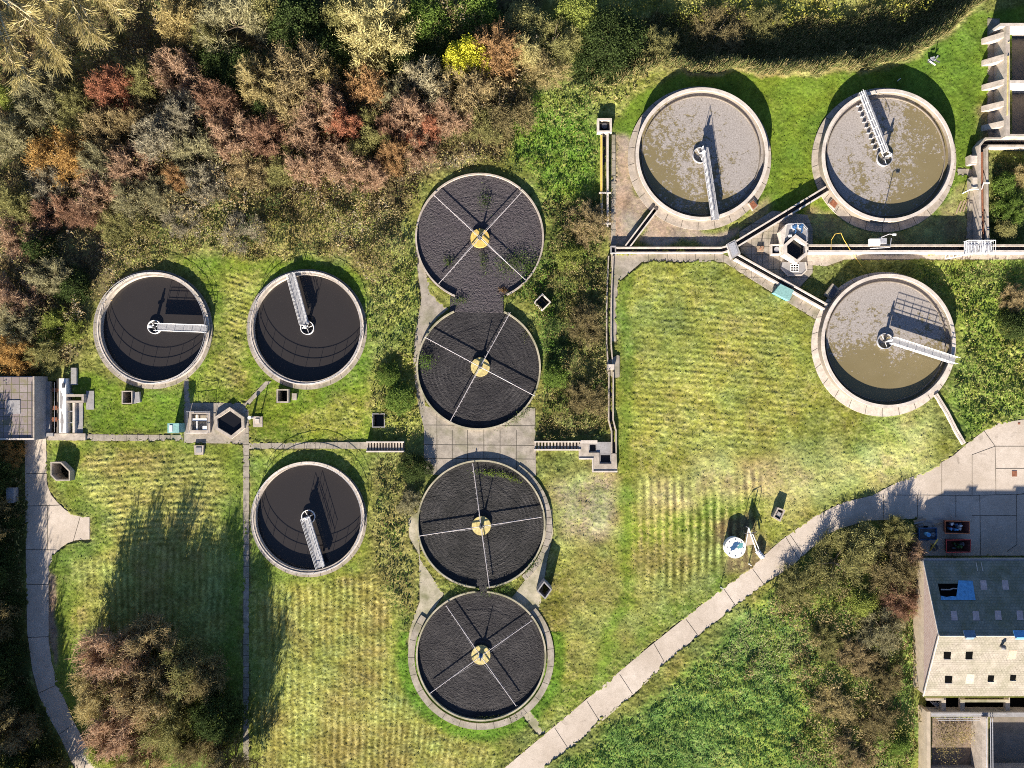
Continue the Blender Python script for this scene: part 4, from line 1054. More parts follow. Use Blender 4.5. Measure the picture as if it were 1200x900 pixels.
for lab, q in (('rusty lidded box at the rim of the reed-bank scum tank', [(877, 238.5), (883, 233.5), (889, 241), (882.5, 247)]), ('rusty lidded box at the rim of the thin-scum tank', [(970.5, 238.5), (976, 232), (983, 238), (978.5, 245.5)])):
    o = solid('hatch_box', lab, 'hatch', q, 0.35, M['conc'], group=G_HB); MB().prism(inset(PL(q, 0.38), 0.12), 0.353, 0.40).build('lid', M['rust'], o)
o = solid('hatch_box', 'long dark lidded box wedged between the last slanting channel and its tank', 'hatch', [(966, 345), (976, 332), (980, 335.5), (984, 339), (975, 352)], 0.4, M['conc_path'], group=G_HB); MB().prism(PL([(970, 345.5), (977.5, 335.5), (981.5, 340), (974.5, 350)], 0.45), 0.403, 0.47).build('lid', M['steel_dark'], o)
# kit on the long high channel
o = thing('flow_recorder', 'white instrument box and pipework sitting on the long high channel', 'instrument box', (*P(1030, 283), 1.6))
a = P(1019, 277, 2.0); b = P(1040, 290, 2.0)
MB().box(a[0], b[1] + 0.3, a[0] + 1.5, a[1] - 0.35, 1.62, 2.1).build('housing', M['white_paint'], o)
MB().box(a[0] + 1.52, b[1] + 0.6, b[0], a[1] - 0.2, 1.62, 1.85).build('tray', M['steel'], o)
m = MB(); m.tube([(a[0] + 0.2, b[1] - 0.1, 1.75), (b[0] + 0.5, b[1] + 0.1, 1.75), (b[0] + 0.7, a[1] - 0.2, 1.75)], 0.07, 6); m.build('pipe', M['steel'], o)
o = thing('screen_platform', 'tangle of white railings and grating on the long channel by the buttressed corner', 'platform', (*P(1140, 291), 1.6))
for x0, x1 in ((1130, 1146), (1148, 1161)):
    a = P(x0, 283, 1.7); b = P(x1, 298, 1.7); MB().box(a[0], b[1], b[0], a[1], 1.61, 1.68).build('grating', M['steel'], o)
    m = MB()
    for z in (2.2, 2.7): m.tube([(a[0], a[1], z), (b[0], a[1], z), (b[0], b[1], z), (a[0], b[1], z)], 0.04, 5, closed=True)
    for q in ((a[0], a[1]), (b[0], a[1]), (b[0], b[1]), (a[0], b[1]), ((a[0] + b[0]) / 2, b[1])): m.tube([(*q, 1.6), (*q, 2.7)], 0.04, 5)
    for f in range(5): X = a[0] + (b[0] - a[0]) * f / 4; m.tube([(X, a[1], 1.72), (X + 0.2, b[1], 1.72)], 0.05, 5)
    m.build('handrail', M['white_paint'], o)
m = MB(); a, b = P(1113, 297, 1.0), P(1136, 293, 1.7); m.tube([(a[0], a[1], 0.1), (b[0], b[1], 1.65)], 0.06, 5); m.tube([(a[0], a[1] - 0.6, 0.1), (b[0], b[1] - 0.6, 1.65)], 0.06, 5)
for f in range(7):
    k = f / 6; m.tube([(a[0] + (b[0] - a[0]) * k, a[1] + (b[1] - a[1]) * k, 0.1 + 1.55 * k), (a[0] + (b[0] - a[0]) * k, a[1] + (b[1] - a[1]) * k - 0.6, 0.1 + 1.55 * k)], 0.05, 5)
m.build('ladder', M['white_paint'], o)
# yellow hose loops on the channel
o = tag(MB().tube([(*P(974, 292, 1.7), 1.66), (*P(975, 281, 1.7), 1.5), (*P(977, 275, 1.5), 1.9), (*P(983, 274, 1.5), 2.1), (*P(988, 281, 1.6), 1.8), (*P(996, 292, 1.7), 1.66), (*P(1004, 304, 0.1), 0.1), (*P(1010, 312, 0.1), 0.1)], 0.035, 6).build('hose', M['yellow_paint']), 'thin yellow hose looped over the long high channel', 'hose')

# ------------------------------------------------------------------ buttressed bays in the corner
o = thing('storage_bay', 'tall concrete bays with buttresses at the photo corner', 'concrete bays', (*P(1185, 95), 0))
HB = 2.4
for (x0, y0, x1, y1) in ((1172.5, 26, 1220, 42), ):
    a, b = P(x0, 27, HB), P(1240, 30.5, HB); MB().box(a[0], b[1], b[0], a[1], -0.5, HB).build('end_wall', M['conc_pale'], o)
a, b = P(1183, 94, HB), P(1240, 97.5, HB); MB().box(a[0], b[1], b[0], a[1], -2.5, HB - 0.01).build('dividing_wall', M['conc_pale'], o)
a, b = P(1178.5, 30.6, HB), P(1183.5, 160, HB); MB().box(a[0], b[1], b[0], a[1], -2.5, HB - 0.005).build('side_wall', M['conc'], o)
a, b = P(1183, 157, HB), P(1240, 160, HB); MB().box(a[0] + 0.01, b[1] + 0.01, b[0], a[1], -2.5, HB - 0.02).build('end_wall', M['conc'], o)
a, b = P(1184, 29, 0), P(1245, 158, 0); MB().box(a[0], b[1], b[0], a[1], -1.6, -1.0).build('floor', M['conc_dirty'], o)
sx = P(1178.5, 0, HB)[0]
for yy in (44, 70, 99, 124, 147):
    y = P(0, yy, HB / 2)[1]
    m = MB(); m.v += [(sx, y - 0.4, -0.1), (sx - 1.9, y - 0.4, -0.1), (sx - 1.7, y - 0.4, 0.35), (sx, y - 0.4, HB - 0.3)]; m.v += [(a_, b_ + 0.8, c_) for a_, b_, c_ in m.v]
    m.f += [[0, 1, 2, 3], [7, 6, 5, 4], [0, 4, 5, 1], [1, 5, 6, 2], [2, 6, 7, 3], [3, 7, 4, 0]]
    m.build('buttress', M['conc'], o)
m = MB(); m.tube([(*P(1181, 66, HB), HB + 0.08), (*P(1180, 135, HB), HB + 0.08)], 0.1, 8); m.tube([(*P(1174, 51, 1.5), 1.5), (*P(1182, 50, HB), HB + 0.1)], 0.09, 8); m.build('pipe', M['yellow_pale'], o)
channel('deep L-shaped channel with pipes wrapping the overgrown enclosure', [(1215, 166.5), (1157, 166.5), (1152.5, 172), (1153, 240), (1154, 284)], 1.5, 0.75, 0.3, 0.4, matw=M['conc'])
o = thing('pipe_run', 'pair of stained pipes lying in the L-shaped channel', 'pipes', (*P(1155, 225), 1.0))
for dx in (0.0, 4.0): MB().tube([(*P(1151.5 + dx, 178, 1.3), 1.15), (*P(1152.5 + dx, 278, 1.3), 1.15)], 0.14, 8).build('pipe', M['steel'] if dx else M['rust'], o)
G_VB = 'valve blocks beside the L-shaped channel'
for lab, q, h in (('cream valve block on the L-shaped channel, nearer the buttresses', [(1137, 181.5), (1146, 181.5), (1146, 192), (1137, 192)], 1.1), ('cream valve block on the L-shaped channel, with a white pipe in front', [(1138.5, 207), (1149, 207), (1149, 221), (1138.5, 221)], 1.1)):
    o = solid('valve_block', lab, 'valve block', q, h, M['conc'], group=G_VB); MB().prism(inset(PL(q, h), 0.15), h + 0.002, h + 0.06).build('lid', M['conc_pale'], o)
tag(MB().tube([(*P(1134, 224, 1.3), 0.1), (*P(1137, 222, 1.3), 1.3), (*P(1150, 221.5, 1.3), 1.4), (*P(1151, 215, 1.3), 1.6), (*P(1158, 215, 1.3), 1.6)], 0.07, 6).build('water_pipe', M['white_paint']), 'bent white water pipe crossing the L-shaped channel', 'pipe')
o = thing('pallet_boards', 'three loose wooden boards lying on dry grass beside the thin-scum tank', 'boards', (*P(1126, 243), 0.1))
for k in range(3):
    a = P(1120 + 4 * k, 250 - k); b = P(1126 + 4 * k, 236 - k); MB().band([a, b], -0.11, 0.11, 0.05, 0.14 + 0.01 * k).build('board', M['wood'], o)
for k in range(2):
    a = P(1119, 242 + 6 * k); b = P(1133, 246 + 6 * k)
# junk on the lawn
o = thing('scrap_heap', 'small heap of white and dark scrap on the lawn above the thin-scum tank', 'scrap', (*P(1093, 72), 0))
q = random.Random(4)
for k in range(11):
    a = P(1093 + q.uniform(-5, 4), 72 + q.uniform(-4, 4)); th = q.uniform(0, 3.1); L = q.uniform(0.25, 0.55); z = q.uniform(0.05, 0.5)
    MB().band([(a[0] - L * math.cos(th), a[1] - L * math.sin(th)), (a[0] + L * math.cos(th), a[1] + L * math.sin(th))], -0.09, 0.09, z, z + 0.06).build('scrap_piece', M[q.choice(['white_paint', 'white_paint', 'steel', 'steel_dark'])], o)
x, y = P(1094, 71); MB().cyl(x, y, 0.06, -0.1, 1.0, 8).build('stake', M['steel_dark'], o)
post('marker_post', 'tiny white marker post in the tank shadow on the lawn', 'post', (1052, 94.5), 0.7, 0.07, M['white_paint'])
# drain pipe running from the last tank to the yard
o = thing('drain_pipe', 'stepped white drain trough running from the scum tank to the concrete yard', 'drain', (*P(1113, 490), 0))
for w in (-0.17, 0.17): MB().band(PL([(1097, 462), (1110, 483), (1120, 503), (1130, 520)], 0.3), w - 0.13, w + 0.13, -0.1, 0.3).build('trough', M['conc_pale'], o)
G_MH = 'manhole covers in the concrete yard'
for lab, q in (('square manhole cover near the curved edge of the yard', [(1191, 493.5), (1197, 493.5), (1197, 499), (1191, 499)]), ('square manhole cover set in a paler slab of the yard', [(1184, 550), (1193, 550), (1193, 560), (1184, 560)])):
    o = thing('manhole_cover', lab, 'manhole', (*P(*q[0]), 0.03), G_MH); MB().prism(PL(q), -0.05, 0.026).build('frame', M['conc'], o); MB().prism(inset(PL(q), 0.2), 0.051, 0.062).build('lid', M['rust'], o)

# ------------------------------------------------------------------ roofed block and inlet works on the far side
HR = 2.7
o = thing('roof_block', 'flat roofed concrete block with mossy grey paving slabs beside the driveway', 'block', (*P(10, 478), 0))
a, b = P(-40, 441, HR), P(41, 515.5, HR)
MB().box(a[0], b[1], b[0], a[1], -0.2, HR - 0.05).build('wall', M['conc_grey'], o)
def slab_roof():
    m, nt, bs = newmat('mossy_paving_slabs')
    br = N(nt, 'ShaderNodeTexBrick', Scale=1.0); br.offset = 0.0; br.squash = 1.0
    br.inputs['Brick Width'].default_value = 1.15; br.inputs['Row Height'].default_value = 1.15; br.inputs['Mortar Size'].default_value = 0.045; br.inputs['Mortar Smooth'].default_value = 0.3
    br.inputs['Color1'].default_value = (0.20, 0.165, 0.165, 1); br.inputs['Color2'].default_value = (0.28, 0.24, 0.23, 1); br.inputs['Mortar'].default_value = (0.075, 0.075, 0.035, 1)
    dn = N(nt, 'ShaderNodeTexNoise', Scale=1.5, Detail=3)
    nt.links.new(coords(nt), dn.inputs['Vector'])
    va = nt.nodes.new('ShaderNodeVectorMath'); va.operation = 'MULTIPLY_ADD'; va.inputs[1].default_value = (0.12, 0.12, 0); nt.links.new(dn.outputs['Color'], va.inputs[0]); nt.links.new(coords(nt), va.inputs[2])
    nt.links.new(va.outputs[0], br.inputs['Vector'])
    c = mix(nt, ramp(nt, noise(nt, 0.8, 5, 0.7), [(0.5, (0, 0, 0)), (0.7, (0.8, 0.8, 0.8))]), br.outputs['Color'], (0.17, 0.16, 0.06))
    c = mix(nt, ramp(nt, noise(nt, 4, 4, 0.7), [(0.5, (0, 0, 0)), (0.8, (0.6, 0.6, 0.6))]), c, (0.13, 0.10, 0.08))
    nt.links.new(c, bs.inputs['Base Color']); bs.inputs['Roughness'].default_value = 0.95
    return m
r = MB().box(a[0], b[1] + 0.3, b[0] - 0.25, a[1] - 0.12, HR - 0.048, HR).build('roof', slab_roof(), o)
MB().box(a[0], b[1], b[0], b[1] + 0.26, HR - 0.049, HR + 0.16).build('parapet', M['conc_pale'], o)
MB().box(b[0] - 0.22, b[1] + 0.27, b[0], a[1], HR - 0.047, HR + 0.14).build('parapet', M['conc'], o)
p0, p1 = P(8, 469, HR), P(24, 485, HR); MB().box(p0[0], p1[1], p1[0], p0[1], HR + 0.001, HR + 0.06).build('roof_hatch', M['conc_grey'], o)
p0, p1 = P(38, 447, HR), P(40, 512, HR); MB().tube([(p1[0] - 0.25, p0[1], HR + 0.12), (p1[0] - 0.25, p1[1], HR + 0.12)], 0.06, 6).build('pipe', M['steel_dark'], o)
o = thing('inlet_works', 'row of deep slots, slabs and rusty brackets beside the flat roofed block', 'inlet works', (*P(72, 478), 0))
def wb(n, x0, y0, x1, y1, z0, z1, mat):
    a, b = P(x0, y0, max(z1, 0)), P(x1, y1, max(z1, 0)); return MB().box(a[0], b[1], b[0], a[1], z0, z1).build(n, mat, o)
wb('cover_slab', 53.5, 447, 58.5, 507, -0.2, 0.35, M['conc_grey'])
wb('pit_floor', 57, 446, 85, 507, -1.6, -1.2, M['black'])
wb('wall', 66.3, 444, 67.6, 508, -1.5, 0.3, M['conc_dirty'])
wb('white_slab', 69, 443.5, 77.5, 507.5, -1.5, 0.75, M['white_paint'])
wb('wall', 77.6, 462, 98, 465, -1.5, 0.8, M['conc'])
wb('wall', 77.8, 469.5, 98, 472, -1.5, 0.8, M['conc'])
wb('wall', 95.5, 465.1, 98.2, 469.4, -1.5, 0.795, M['conc'])
wb('wall', 85, 472.2, 87.5, 507, -1.5, 0.6, M['conc_pale'])
wb('walkway', 87.8, 472.3, 97, 508, -0.3, 0.12, M['conc_grey'])
wb('walkway', 83, 431, 89.5, 451, -0.3, 0.3, M['conc_grey'])
wb('walkway', 101, 458, 110, 480, -0.3, 0.1, M['conc_grey'])
wb('sill', 57, 508, 100, 516, -0.3, 0.33, M['conc'])
wb('end_wall', 42, 507.3, 62, 511.5, -0.2, 0.55, M['conc_grey'])
for yy in (457, 478, 491.5):
    m = MB(); a, b = P(60, yy, 0.5), P(69, yy, 0.5)
    m.box(a[0], a[1] - 0.07, b[0], a[1] + 0.07, 0.3, 0.42)
    for k in (0.25, 0.6): X = a[0] + (b[0] - a[0]) * k; m.box(X - 0.18, a[1] - 0.3, X + 0.18, a[1] + 0.3, 0.421, 0.5)
    m.build('bracket', M['rust'], o)
    a, b = P(78, yy + 4, 0.5), P(85, yy + 4, 0.5); MB().box(a[0], a[1] - 0.05, b[0], a[1] + 0.05, 0.3, 0.38).build('cross_bar', M['steel'], o)
m = MB(); a, b = P(63.5, 448, 0.6), P(63.5, 506, 0.6); m.tube([(a[0], a[1], 0.55), (b[0], b[1], 0.55)], 0.04, 6); m.build('handrail', M['steel'], o)
a = P(74, 452, 0.9); MB().box(a[0] - 0.12, a[1] - 0.3, a[0] + 0.15, a[1] + 0.35, 0.753, 1.0).build('winch', M['steel_dark'], o)
for k, yy in enumerate((470, 495)):
    a = P(71.5 + k, yy, 0.8); MB().sheet(blotch(a[0], a[1], 0.5, 8 + k, 0.5, 3.2), 0.755 + 0.003 * k).build('stain', M['conc_grey'], o)
o = solid('bin_box', 'small grey box under the dark trees beside the driveway', 'box', [(8, 572), (16, 572), (16, 589), (8, 589)], 0.9, M['conc_grey'])
MB().prism(inset(PL([(8, 572), (16, 572), (16, 589), (8, 589)], 0.9), -0.05), 0.903, 0.97).build('lid', M['steel'], o)

# ------------------------------------------------------------------ building with a pitched roof
HE, HRG = 2.7, 6.25
BX0 = P(1083, 0, HE)[0]; BX1 = 92.0
YN, YS = P(0, 657, HE)[1], P(0, 816, HE)[1]; YR = P(0, 745, HRG)[1]
def roofing(name, c1, c2, moss):
    m, nt, bs = newmat(name)
    pos = coords(nt)
    br = N(nt, 'ShaderNodeTexBrick', Scale=1.0); br.inputs['Brick Width'].default_value = 0.42; br.inputs['Row Height'].default_value = 0.36; br.inputs['Mortar Size'].default_value = 0.035
    br.inputs['Color1'].default_value = (*c1, 1); br.inputs['Color2'].default_value = (*c2, 1); br.inputs['Mortar'].default_value = (*[x * 0.78 for x in c1], 1)
    nt.links.new(pos, br.inputs['Vector'])
    c = mix(nt, ramp(nt, noise(nt, 0.35, 5, 0.7, pos), [(0.4, (0, 0, 0)), (0.65, (moss, moss, moss))]), br.outputs['Color'], (0.10, 0.11, 0.045))
    c = mix(nt, ramp(nt, noise(nt, 3.2, 5, 0.8, pos), [(0.57, (0, 0, 0)), (0.66, (0.75, 0.75, 0.75))]), c, (0.06, 0.05, 0.04))
    c = mix(nt, ramp(nt, noise(nt, 0.6, 3, 0.6, pos), [(0.5, (0, 0, 0)), (0.75, (0.5, 0.5, 0.5))]), c, tuple(min(0.8, x * 1.35) for x in c2))
    nt.links.new(c, bs.inputs['Base Color']); bs.inputs['Roughness'].default_value = 0.9
    bump(nt, bs, br.outputs['Fac'], -0.3, 0.03)
    return m
def brickwork():
    m, nt, bs = newmat('brown_brick')
    sep = nt.nodes.new('ShaderNodeSeparateXYZ'); nt.links.new(coords(nt), sep.inputs[0])
    cb = nt.nodes.new('ShaderNodeCombineXYZ'); nt.links.new(sep.outputs[1], cb.inputs[0]); nt.links.new(sep.outputs[2], cb.inputs[1])
    br = N(nt, 'ShaderNodeTexBrick', Scale=1.0); br.inputs['Brick Width'].default_value = 0.45; br.inputs['Row Height'].default_value = 0.16; br.inputs['Mortar Size'].default_value = 0.02
    br.inputs['Color1'].default_value = (0.26, 0.17, 0.15, 1); br.inputs['Color2'].default_value = (0.34, 0.25, 0.22, 1); br.inputs['Mortar'].default_value = (0.45, 0.40, 0.34, 1)
    nt.links.new(cb.outputs[0], br.inputs['Vector']); nt.links.new(br.outputs['Color'], bs.inputs['Base Color']); bs.inputs['Roughness'].default_value = 0.9
    return m
bld = thing('building', 'long pitched roof building with a blue tarpaulin on its shaded slope', 'building', (BX0, YR, 0))
MB().box(BX0 + 0.02, YS + 0.25, BX1, YN - 0.25, -0.1, HE - 0.12).build('wall', M['render'], bld)
g = MB(); g.v += [(BX0 + 0.02, YN - 0.25, HE - 0.118), (BX0 + 0.02, YR, HRG - 0.17), (BX0 + 0.02, YS + 0.25, HE - 0.118)]; g.v += [(x + 0.3, y, z) for x, y, z in g.v]
g.f += [[0, 1, 2], [5, 4, 3], [0, 3, 4, 1], [1, 4, 5, 2], [2, 5, 3, 0]]
g.build('gable', brickwork(), bld)
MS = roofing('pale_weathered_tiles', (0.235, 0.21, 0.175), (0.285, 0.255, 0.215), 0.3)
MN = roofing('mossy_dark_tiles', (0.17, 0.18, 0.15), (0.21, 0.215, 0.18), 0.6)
def slope_pt(px, py, north, lift=0.0):
    u, v = (px - 600) * S / CAM_H, (450 - py) * S / CAM_H
    if north: k = (HRG - HE) / (YR - YN); h = (HE - k * YN + k * v * CAM_H) / (1 + k * v)
    else: k = (HRG - HE) / (YR - YS); h = (HE - k * YS + k * v * CAM_H) / (1 + k * v)
    return (u * (CAM_H - h), v * (CAM_H - h), h + lift)
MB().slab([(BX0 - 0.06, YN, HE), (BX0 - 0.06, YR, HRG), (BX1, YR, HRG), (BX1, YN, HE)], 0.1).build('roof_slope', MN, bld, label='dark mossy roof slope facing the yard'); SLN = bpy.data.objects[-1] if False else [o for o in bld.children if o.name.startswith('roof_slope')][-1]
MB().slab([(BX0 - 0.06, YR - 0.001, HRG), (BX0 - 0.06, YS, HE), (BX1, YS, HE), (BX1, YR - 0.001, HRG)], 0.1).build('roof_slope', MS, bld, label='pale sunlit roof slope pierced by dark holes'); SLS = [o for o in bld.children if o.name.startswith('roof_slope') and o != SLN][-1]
MB().tube([(BX0 - 0.06, YR, HRG + 0.02), (BX1, YR, HRG + 0.02)], 0.13, 8).build('ridge', M['conc'], bld)
MB().box(BX0 - 0.05, YN + 0.003, BX1, YN + 0.26, HE - 0.2, HE - 0.02).build('gutter', M['conc_grey'], bld)
v_ = MB()
for e, f in ((YN, YR), (YS, YR)):
    v_.slab([(BX0 - 0.16, e, HE + 0.03), (BX0 - 0.065, e, HE + 0.03), (BX0 - 0.065, f, HRG + 0.03), (BX0 - 0.16, f, HRG + 0.03)], 0.18)
v_.build('verge', M['conc_pale'], bld)
MB().box(BX0 - 0.05, YS - 0.16, BX1, YS - 0.003, HE - 0.14, HE + 0.02).build('eaves_moss', plain('bright_moss', (0.16, 0.17, 0.03), 1.0, 0, 0.4), bld)
M['rooflight'] = plain('pinkish_rooflight', (0.42, 0.34, 0.34), 0.5, 0, 0.25, 3)
def on_slope(name, q, north, mat, lift=0.03, th=0.025, label=None):
    return MB().slab([slope_pt(a, b, north, lift) for a, b in q], th).build(name, mat, SLN if north else SLS, label=label)
for (cx, cy) in ((1152.5, 685.5), (1178, 685.5), (1118, 721.5), (1143.5, 721.5), (1169.5, 721), (1195, 721)):
    on_slope('rooflight', [(cx - 4, cy - 5.5), (cx + 3, cy - 5.5), (cx + 4.5, cy + 5.5), (cx - 3, cy + 5.5)], True, M['rooflight'])
on_slope('tarpaulin', [(1123, 680), (1139.5, 680.5), (1143, 703), (1120, 703)], True, M['blue_sheet'], 0.05)
on_slope('roof_opening', [(1099, 684), (1123, 684), (1120.5, 702.5), (1103, 702.5)], True, M['black'], 0.028)
on_slope('roof_batten', [(1102.5, 690), (1113, 690.2), (1116, 688.8), (1122, 689.3), (1122, 690.3), (1116.5, 690.2), (1113.5, 691.5), (1102.5, 691.5)], True, M['conc_grey'], 0.05)
on_slope('tarpaulin', [(1102.3, 698), (1109, 699.5), (1116, 698.3), (1120, 699), (1120, 703), (1102.5, 703)], True, M['blue_sheet'], 0.052)
for cx in (1145, 1151): on_slope('roof_batten', [(cx - 2, 659), (cx - 1, 659), (cx + 1, 669), (cx, 669)], True, M['conc_pale'], 0.05)
for q, big in (((1110, 768), 8), ((1135.5, 768), 8), ((1111.5, 796), 8), ((1161, 795), 7), ((1187, 794), 6.5), ((1213, 768), 8)):
    cx, cy = q; r = random.Random(cx)
    on_slope('roof_hole', [(cx - big / 2 + r.uniform(-.6, .6), cy - big / 2), (cx + big / 2 + 0.6, cy - big / 2 + r.uniform(-.5, .8)), (cx + big / 2 - 0.4, cy + big / 2), (cx - big / 2 - 0.4, cy + big / 2 + r.uniform(-.8, .3))], False, M['black'])
    m = MB()
    a = [slope_pt(cx + dx * big / 2, cy + dy * big / 2, False, 0.05) for dx, dy in ((-1.1, 1.15), (1.0, 1.15))]; m.tube(a, 0.06, 5); m.build('hole_frame', M['conc_pale'], SLS)
on_slope('rooflight', [(1183, 762), (1192, 762), (1190, 772), (1180, 772)], False, plain('cream_rooflight', (0.38, 0.29, 0.22), 0.6), 0.03)
on_slope('rooflight', [(1133, 790), (1142, 790), (1141, 801), (1131, 801)], False, plain('pale_rooflight', (0.36, 0.32, 0.26), 0.6), 0.03)
for x0, x1 in ((1128.5, 1142), (1187, 1203)):
    a, b = P(x0, 745, HRG), P(x1, 745, HRG); m = MB(); m.slab([(a[0], a[1] + 0.75, HRG + 0.02), (b[0], b[1] + 0.75, HRG + 0.02), (b[0], b[1] - 0.1, HRG + 0.4), (a[0], a[1] - 0.1, HRG + 0.4)], 0.05)
    m.slab([(a[0] + .3, a[1] - 0.1, HRG + 0.395), (b[0] - .2, b[1] - 0.1, HRG + 0.395), (b[0] - .2, b[1] - 0.5, HRG + 0.0), (a[0] + .3, a[1] - 0.5, HRG + 0.0)], 0.05); m.build('ridge_vent', M['blue_sheet'] if x0 > 1150 else plain('slate_blue_sheet', (0.12, 0.18, 0.26)), bld)
x, y, z = slope_pt(1173, 757, False); m = MB(); m.cyl(x, y, 0.22, z - 0.3, z + 0.7, 14); m.cyl(x, y, 0.36, z + 0.55, z + 0.85, 14, 0.15); m.build('flue', M['steel_dark'], bld)
# open tanks against the building
o = thing('sludge_tank', 'pair of open walled concrete tanks with rusty pipework below the pale roof slope', 'sludge tank', (*P(1120, 870), 0))
HT = 2.0
def wt(n, x0, y0, x1, y1, z0, z1, mat):
    a, b = P(x0, y0, z1), P(x1, y1, z1); return MB().box(a[0], b[1], b[0], a[1], z0, z1).build(n, mat, o)
wt('wall', 1086, 834, 1090.5, 940, -0.5, HT, M['render'])
wt('wall', 1090.6, 835, 1240, 840, -0.5, HT - 0.3, M['conc_grey'])
wt('wall', 1151, 840.2, 1158, 940, -0.5, HT - 0.1, M['conc'])
wt('tank_floor', 1089, 838, 1152, 940, -0.9, -0.5, M['dirt']); wt('wall', 1090.6, 900, 1150.9, 903, -0.5, 0.35, M['conc_grey']); wt('wall', 1158.1, 903, 1245, 907, -0.5, 1.7, M['conc_grey'])
wt('tank_floor', 1157, 838, 1245, 940, -0.6, -0.3, M['conc_dirty'])
wt('trough_floor', 1086, 815, 1240, 836, -0.4, 0.02, M['black'])
for x0 in (1103.5, 1125.5, 1178.5, 1215): wt('cross_beam', x0, 815, x0 + 5, 834.8, 0.8, 1.3, M['conc'])
wt('beam', 1086, 818.5, 1106, 821, 1.31, 1.6, M['conc']); wt('beam', 1126, 820, 1183, 823, 1.31, 1.6, M['conc_moss'])
m = MB()
for yy, z in ((837, 1.95), (841.5, 1.5), (844, 1.3)): m.tube([(*P(1092 + (yy - 837), yy, z), z), (*P(1151, yy, z), z)], 0.06, 6)
for xx in (1156, 1161, 1163.5): m.tube([(*P(xx, 842, 2.0), 1.95), (*P(xx + 0.5, 905, 2.0), 1.95)], 0.05, 6)
m.tube([(*P(1158, 838, 2.0), 1.95), (*P(1180, 837, 2.0), 1.95)], 0.05, 6)
m.build('pipework', M['steel'], o)
m = MB()
for i in range(4): m.tube([(*P(1090 + i * 2.6, 822, 0.5), 0.5 + 0.1 * i), (*P(1102 + i * 2.2, 832, 0.6), 0.6)], 0.07, 5)
m.build('scrap_pipe', M['steel'], o)

# skips, trailer and yellow kit in the shade of the building
def skip(label, q, h, mat, rim, fill, seed):
    base = PL(q, h); c = np.mean(np.array(base), 0)
    o = thing('skip', label, 'skip', (c[0], c[1], 0.03), 'red skips in the yard')
    top = ccw(base); bot = [(c[0] + (p[0] - c[0]) * 0.72, c[1] + (p[1] - c[1]) * 0.9) for p in top]
    m = MB(); b = len(m.v); n = 4
    inn = inset(top, 0.07); ib = [(c[0] + (p[0] - c[0]) * 0.70, c[1] + (p[1] - c[1]) * 0.86) for p in top]
    for poly, z in ((bot, 0.05), (top, h), (inn, h), (ib, 0.12)): m.v += [(x, y, z) for x, y in poly]
    for i in range(n):
        j = (i + 1) % n
        for k in range(3): m.f.append([k * n + i, k * n + j, (k + 1) * n + j, (k + 1) * n + i])
    m.f += [[3, 2, 1, 0], [12, 13, 14, 15]]
    m.build('body', mat, o)
    m = MB(); m.tube([(x, y, h) for x, y in top], 0.065, 6, closed=True); m.build('rim', rim, o)
    r = random.Random(seed); m0 = {}
    xs = [p[0] for p in ib]; ys = [p[1] for p in ib]
    for k in range(fill[1]):
        X, Y = r.uniform(min(xs) + 0.4, max(xs) - 0.4), r.uniform(min(ys) + 0.3, max(ys) - 0.3); w, d_, hh = r.uniform(0.12, 0.35), r.uniform(0.1, 0.3), r.uniform(0.3, h - 0.2)
        m = MB(); m.prism([(X + w * math.cos(t + r.random() * .4), Y + d_ * math.sin(t + r.random() * .4)) for t in (0.3, 1.4, 2.6, 3.7, 5.0)], 0.125 + 0.01 * k, 0.2 + hh); m.build('rubbish', M[r.choice(fill[0])], o)
    return o
skip('red skip holding white, pink and blue rubbish in the shaded yard', [(1107.5, 610.5), (1136, 611), (1136, 625.5), (1107.5, 625)], 1.2, M['rust_dark'], M['orange_paint'], (['white_paint', 'steel', 'blue_sheet', 'pink', 'white_paint', 'blue_dark'], 15) if M.setdefault('pink', plain('pink_plastic', (0.6, 0.10, 0.25))) else None, 1)
skip('red skip holding a little green waste, nearest the building', [(1109, 633), (1137.5, 632.5), (1137, 647), (1109, 647.5)], 1.2, M['rust_dark'], M['red_paint'], (['greenwaste', 'greenwaste', 'steel_dark', 'steel_dark'], 9) if M.setdefault('greenwaste', plain('green_waste', (0.05, 0.11, 0.03))) else None, 2)
a = PL([(1077, 619), (1098, 618.5), (1098, 633), (1077, 633)], 0.8); c = np.mean(np.array(a), 0)
o = thing('trailer', 'dark blue open trailer with a tyre and pale blue barrel in it', 'trailer', (c[0], c[1], 0))
p = ccw(a); MB().ringp(p, inset(p, 0.08), 0.45, 0.85).build('side', M['blue_dark'], o); MB().prism(inset(p, 0.081), 0.45, 0.52).build('bed', M['steel_dark'], o)
for s_ in (0, 2):
    q = p[s_]; m = MB(); m.tube([(c[0], q[1] - 0.1 * (1 if q[1] > c[1] else -1), 0.32), (c[0], q[1] + 0.12 * (1 if q[1] > c[1] else -1), 0.32)], 0.3, 14); m.build('wheel', M['black'], o)
m = MB(); m.tube([(p[0][0], c[1], 0.5), (p[0][0] - 1.0, c[1], 0.45)], 0.06, 6); m.build('drawbar', M['steel_dark'], o)
x, y = P(1094, 626.5, 0.8); o2 = thing('tyre', 'tyre lying in the dark blue trailer', 'tyre', (x, y, 0.525)); m = MB(); m.ring(x, y, 0.18, 0.36, 0.525, 0.74, 24); m.build('tread', plain('worn_rubber', (0.09, 0.11, 0.14)), o2); m = MB(); m.ring(x, y, 0.12, 0.178, 0.56, 0.70, 20); m.build('rim', M['steel'], o2)
